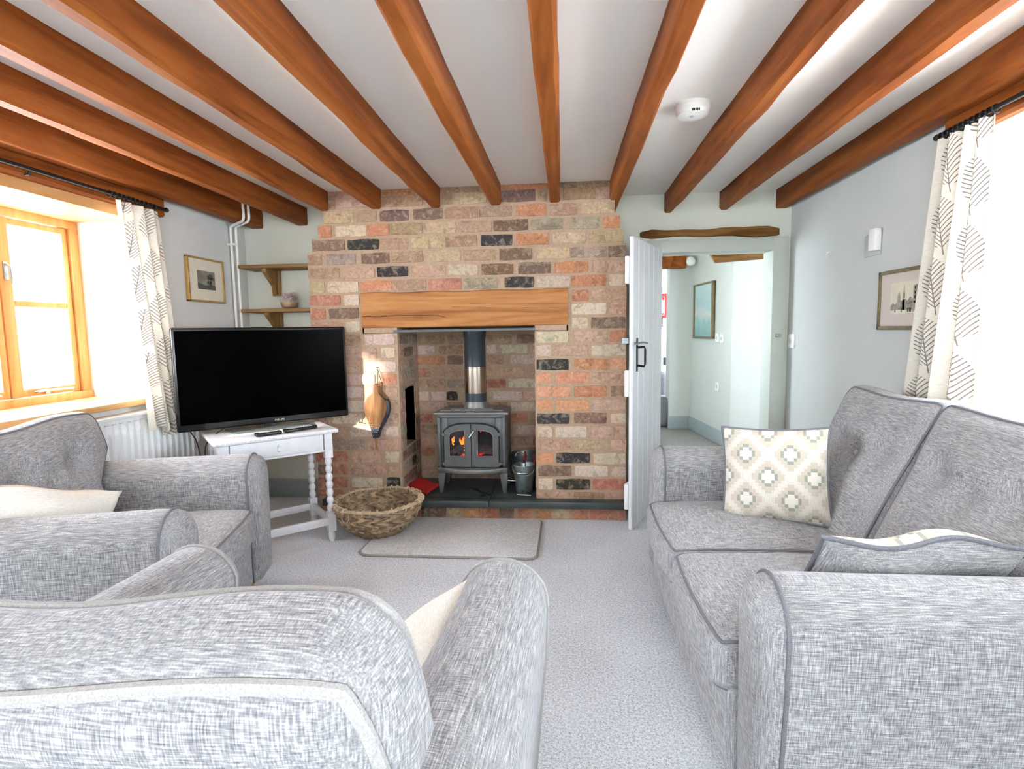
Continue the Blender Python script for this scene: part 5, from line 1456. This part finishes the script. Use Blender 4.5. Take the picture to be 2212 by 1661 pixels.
def remote(label, lx, ly, rz, L=0.17):
    c, s = math.cos(TA), math.sin(TA)
    r = thing('remote_control', label, 'remote', (-1.59 + c * lx - s * ly, 2.80 + s * lx + c * ly, TZ), TA + rz, group=None)
    MB().box(-L / 2, L / 2, -0.022, 0.022, 0.002, 0.020).obj('case', M_plastic, r, bevel=0.007, segs=3, smooth=True)
    mb = MB()
    for i in range(9):
        for j in (-0.011, 0, 0.011): mb.box(-L / 2 + 0.02 + i * (L - 0.04) / 9, -L / 2 + 0.029 + i * (L - 0.04) / 9, j - 0.003, j + 0.003, 0.019, 0.0215)
    mb.obj('buttons', M_greyplas, r, kind='stuff')
remote('shorter black remote control, left of the two on the table', -0.045, -0.165, 0.10, 0.13)
remote('longer black remote control, right of the two on the table', 0.125, -0.130, 0.22, 0.18)
for lab, pts in (('black cable dropping from the television over the radiator valve', [(-1.93, 2.66, 0.74), (-1.98, 2.70, 0.70), (-1.99, 2.72, 0.64), (-1.95, 2.70, 0.60), (-1.90, 2.66, 0.52), (-1.87, 2.68, 0.30), (-1.95, 2.75, 0.0)]),
                 ('black cable looping down behind the left corner of the white table', [(-1.80, 2.72, 0.66), (-1.86, 2.67, 0.60), (-1.875, 2.66, 0.52), (-1.86, 2.66, 0.40), (-1.88, 2.72, 0.10), (-1.90, 2.76, 0.0)])):
    P = []
    for i in range(len(pts) - 1):
        p0 = Vector(pts[max(i - 1, 0)]); p1 = Vector(pts[i]); p2_ = Vector(pts[i + 1]); p3 = Vector(pts[min(i + 2, len(pts) - 1)])
        for q in range(6):
            t = q / 6; P.append(0.5 * ((2 * p1) + (p2_ - p0) * t + (2 * p0 - 5 * p1 + 4 * p2_ - p3) * t * t + (3 * p1 - p0 - 3 * p2_ + p3) * t ** 3))
    P.append(Vector(pts[-1]))
    tag(MB().tube(P, 0.003, 6).obj('cable', M_black, smooth=True), lab, 'cable')

# ------------------------------------------------------------------ upholstered seating
def seating(name, label, cat, loc, rz, inner, ncush, armw=0.20, ha=0.62, depth=0.80, hback=0.87, back_y=-0.65, rear_y=-0.80, sofa=False, seed=0, pale=False, th=0.085, backw=0.15):
    rnd = random.Random(seed)
    s = thing(name, label, cat, loc, rz)
    hx = inner / 2
    fab, pipem = M_grey, (M_pipel if pale else M_pipe)
    # base
    bf = 0.055 if sofa else 0.012
    rbox((hx + 0.01, (depth - 0.06 + bf) / 2, 0.12), 0.03, center=(0, bf - (depth - 0.06 + bf) / 2, 0.175), n=8).obj('base', fab, s, smooth=True, weld=True)
    # arms: rounded, flaring section swept front to back
    for sg in (-1, 1):
        cx = hx + armw / 2 - 0.005
        def sec(d=0.0, k=1.0):
            w = armw / 2
            pts = []
            # inner bottom -> up -> over the round top -> outer side -> down; flares outward at the top
            pts += [(-w * 0.80, 0.055), (-w * 0.84, 0.20), (-w * 0.90, 0.34), (-w * 0.97, ha - w * 1.15)]
            pts += [(w * 1.02 * math.cos(a_), ha - w * 0.98 + w * 0.98 * math.sin(a_)) for a_ in [PI - PI * i / 14 for i in range(1, 14)]]
            pts += [(w * 1.02, ha - w * 1.15), (w * 0.98, 0.40), (w * 0.84, 0.25), (w * 0.72, 0.12), (w * 0.66, 0.055)]
            return [(sg * (x * k + (0.01)) + sg * cx, 0.34 + (z - 0.34) * (1 - (1 - k) * 0.35)) for x, z in pts]
        ys = [(0.050, 0.45), (0.046, 0.72), (0.034, 0.88), (0.004, 1.0), (-0.05, 1.012), (-0.15, 1.0)] + [(-0.25 - 0.1 * i, 1.0) for i in range(int((depth - 0.30) / 0.1))] + [(-depth + 0.03, 0.97), (-depth + 0.004, 0.86), (-depth, 0.6)]
        vs = []; fs = []
        N = len(sec())
        for y, k in ys:
            vs += [(x, y, z) for x, z in sec(0, k)]
        for j in range(len(ys) - 1):
            for i in range(N):
                fs.append((j * N + i, j * N + (i + 1) % N, (j + 1) * N + (i + 1) % N, (j + 1) * N + i))
        fs += [tuple(range(N)), tuple((len(ys) - 1) * N + i for i in range(N))[::-1]]
        arm = MB().add(vs, fs).obj('arm', fab, s, smooth=True, angle=50)
        MB().tube([(x, 0.004, z) for x, z in sec(0, 1.010)], 0.0045, 8).obj('arm_piping', pipem, arm, smooth=True)
        for y in (-0.05, -depth + 0.10):
            mb = MB(); mb.add([(sg * cx - 0.022, y - 0.022, 0.0), (sg * cx + 0.022, y - 0.022, 0), (sg * cx + 0.022, y + 0.022, 0), (sg * cx - 0.022, y + 0.022, 0), (sg * cx - 0.03, y - 0.03, 0.075), (sg * cx + 0.03, y - 0.03, 0.075), (sg * cx + 0.03, y + 0.03, 0.075), (sg * cx - 0.03, y + 0.03, 0.075)],
                          [(0, 3, 2, 1), (4, 5, 6, 7), (0, 1, 5, 4), (1, 2, 6, 5), (2, 3, 7, 6), (3, 0, 4, 7)])
            mb.obj('leg', M_leg, s, smooth=True)
    # seat cushions
    w = inner / ncush
    fy = 0.085 if sofa else 0.035
    for c in range(ncush):
        cx = -hx + w * (c + 0.5)
        sy = (-0.58 - fy) / 2; hy = (0.58 + fy) / 2
        cen = (cx, fy - hy, 0.340)
        h = (w / 2 + (0.0 if sofa else 0.012), hy, 0.070)
        r = (0.05, 0.05, 0.030)
        def fn(p, cx=cx, w=w, hy=hy):
            u = (p.x - cx) / (w / 2); v = (p.y - (fy - hy)) / hy
            b = max(0, 1 - u * u) * max(0, 1 - v ** 2)
            z = p.z + (0.028 * b if p.z > 0.335 else -0.005 * b)
            z -= 0.02 * max(0, v - 0.5) ** 1.5
            y = p.y + 0.015 * max(0, v) * max(0, 1 - u * u)
            x = p.x * 1.0
            return (x, y, z + 0.003 * math.sin(p.x * 17 + seed) * b)
        q = rbox(h, r, fn, 12, cen).obj('seat_cushion', fab, s, smooth=True, weld=True)
        MB().tube(rbox_edge(h, r, (2, 1), fn, cen), 0.0042, 8, closed=True).obj('cushion_piping', pipem if not sofa else M_pipe, q, smooth=True)
        MB().tube(rbox_edge(h, r, (2, -1), fn, cen), 0.0038, 6, closed=True).obj('cushion_piping', pipem if not sofa else M_pipe, q, smooth=True)
    # back cushions
    lean = (-0.50 - back_y) / (hback - 0.42)
    for c in range(ncush):
        cx = (-hx + w * (c + 0.5)) * (1.035 if sofa else 1)
        zc_ = (0.37 + hback) / 2; hz = (hback - 0.37) / 2
        h = (w / 2 + (0.006 if sofa else backw), th, hz)
        r = (0.055, 0.055, 0.055) if sofa else (0.07, 0.05, 0.07)
        bh = w * 0.26
        bts = [(cx - bh, hback - 0.19), (cx + bh, hback - 0.19), (cx, hback - 0.25)] if not sofa else [(cx - bh, hback - 0.20), (cx + bh * 0.1, hback - 0.235), (cx + bh, hback - 0.20)]
        def fn(p, cx=cx, w=w, zc_=zc_, hz=hz, bts=bts):
            u = (p.x - cx) / h[0]; v = (p.z - zc_) / hz; f = p.y / th
            b = max(0, 1 - u ** 4) * max(0, 1 - v ** 4)
            y = p.y * (0.72 + 0.42 * b)
            if f > 0:
                for bx_, bz in bts:
                    d2 = ((p.x - bx_) ** 2 + (p.z - bz) ** 2) / 0.055 ** 2
                    y -= 0.038 * math.exp(-d2) + 0.010 * math.exp(-((p.z - bz) / 0.02) ** 2) * b * 0.5
                y += 0.004 * math.sin(p.x * 23 + seed) * b
            x = p.x - (-0.02 * u * max(0, v) if sofa else u * (0.13 * max(0.0, min(1.0, (0.68 - p.z) / 0.12)) + 0.03 * max(0, v) ** 3))
            z = p.z + (max(0, v) * (0.024 * u - 0.012 * math.cos(PI * u * 1.2 + 0.5)) if pale else 0.007 * math.sin(p.x * 11 + seed * 1.7) * max(0, v))
            # top face slopes down towards the rear
            z += (f - 1) * 0.5 * (rear_drop) * max(0, v)
            y += (back_y - th + 0.0) + (hback - p.z) * lean if True else 0
            return (x, y, z)
        rear_drop = 0.045 if not sofa else 0.03
        q = rbox(h, r, fn, 18, (cx, 0, zc_)).obj('back_cushion', fab, s, smooth=True, weld=True)
        pm = M_pipel if pale else M_pipe
        pr_ = 0.008 if pale else 0.0048
        MB().tube(rbox_edge(h, r, (1, 1), fn, (cx, 0, zc_), n=40), pr_, 8, closed=True).obj('cushion_piping', pm, q, smooth=True)
        MB().tube(rbox_edge(h, r, (1, -1), fn, (cx, 0, zc_), n=40), pr_, 8, closed=True).obj('cushion_piping', pm, q, smooth=True)
        for bx_, bz in bts:
            p = Vector(fn(Vector((bx_, th, bz))))
            MB().lathe([(0.016, -0.006), (0.016, 0.004), (0.011, 0.010), (0.0, 0.012)], 14, Matrix.Translation(p) @ Matrix.Rotation(-PI / 2 - 0.3, 4, 'X'), cap=False).obj('button', fab, q, smooth=True)
    # rear frame
    hr = hback - 0.12
    def fr(p):
        return (p.x, p.y + rear_y + 0.03 + (0.45 - p.z) * lean * 0.25, p.z)
    rbox((hx + (0.0 if sofa else 0.01), 0.05, (hr - 0.08) / 2), 0.035, fr, 8, (0, 0, (hr + 0.08) / 2)).obj('back_frame', fab, s, smooth=True, weld=True)
    return s
sofa = seating('sofa', 'large grey linen two-seater sofa with buttoned backs along the right wall', 'sofa', (0.445, 1.825, 0), PI / 2, 1.10, 2, 0.20, 0.62, 0.92, 0.91, -0.73, -0.90, sofa=True, seed=1)
armA = seating('armchair', 'grey linen armchair under the left window holding a cream cushion', 'armchair', (-1.30, 1.91, 0), math.radians(-76), 0.575, 1, 0.20, 0.62, 0.68, 0.865, -0.60, -0.66, seed=2, pale=False, th=0.062, backw=0.125)
armB = seating('armchair', 'nearest grey linen armchair seen from behind with pale piping in the foreground', 'armchair', (-0.535, 1.237, 0), math.radians(-3.0), 0.575, 1, 0.20, 0.62, 0.80, 0.86, -0.64, -0.76, seed=4, pale=True, backw=0.133)

# ------------------------------------------------------------------ loose cushions
c1 = thing('scatter_cushion', 'square cushion with cream woven diamonds leaning on the far sofa arm', 'cushion', (0.80, 2.12, 0.590), rot=(math.radians(-14), math.radians(-3), math.radians(-22)))
q = pillow(0.375, 0.36, 0.13).obj('cover', M_ikat, c1, smooth=True, weld=True)
MB().tube(pillow_edge(0.375, 0.36), 0.005, 8, closed=True).obj('piping', M_pipe, c1, smooth=True)
c2 = thing('scatter_cushion', 'cushion with grey back and patterned edge slumped behind the near sofa arm', 'cushion', (0.80, 1.36, 0.535), rot=(math.radians(38), 0, math.radians(2)))
fn2 = lambda p: (p[0], p[1] + 0.012 * math.sin(p[0] * 22), p[2] + 0.010 * math.sin(p[0] * 16 + 1) * (p[2] / 0.2))
mb = pillow(0.44, 0.34, 0.13, fn2)
n_ = len(mb.v) // 2
back = MB(); back.v = mb.v[:n_]; back.f = [f for f in mb.f if max(f) < n_]
front = MB(); front.v = mb.v[n_:]; front.f = [tuple(i - n_ for i in f) for f in mb.f if min(f) >= n_]
back.obj('cover', M_grey, c2, smooth=True, label='grey linen side of the cover')
front.obj('cover', M_ikat, c2, smooth=True, label='cream patterned side of the cover')
MB().tube(pillow_edge(0.44, 0.34, fn2), 0.006, 8, closed=True).obj('piping', M_pipe, c2, smooth=True)
c3 = thing('scatter_cushion', 'plain cream cushion on the armchair under the window', 'cushion', (-1.80, 1.64, 0.48), rot=(math.radians(-32), math.radians(-16), math.radians(-100)))
fn3 = lambda p: (p[0], p[1] + 0.008 * math.sin(p[0] * 19 + p[2] * 9), p[2] + 0.012 * math.sin(p[0] * 12) * (p[2] / 0.2))
pillow(0.44, 0.38, 0.16, fn3, pinch=0.02, e=0.45).obj('cover', M_cream, c3, smooth=True, weld=True)
c4 = thing('scatter_cushion', 'plain cream cushion in the nearest armchair beside its right arm', 'cushion', (-0.325, 0.98, 0.455), rot=(math.radians(42), 0, math.radians(98)))
pillow(0.36, 0.36, 0.12, fn3).obj('cover', M_cream, c4, smooth=True, weld=True)

# repeats share a group
GROUPS = {'cushion': 'loose cushions on the seats', 'armchair': 'grey armchairs', 'curtain': 'leaf-print curtains', 'curtain pole': 'black curtain poles', 'picture': 'framed pictures',
          'fire tool': 'small fireside tools', 'remote': 'remote controls on the table', 'cable': 'television cables', 'nail': 'iron nails in the brickwork', 'switch': 'white wall switches', 'socket': 'white wall sockets', 'lintel': 'oak lintels'}
for o in list(COL.objects):
    if o.parent is None and o.get('category') in GROUPS and not o.get('group'):
        o['group'] = GROUPS[o['category']]
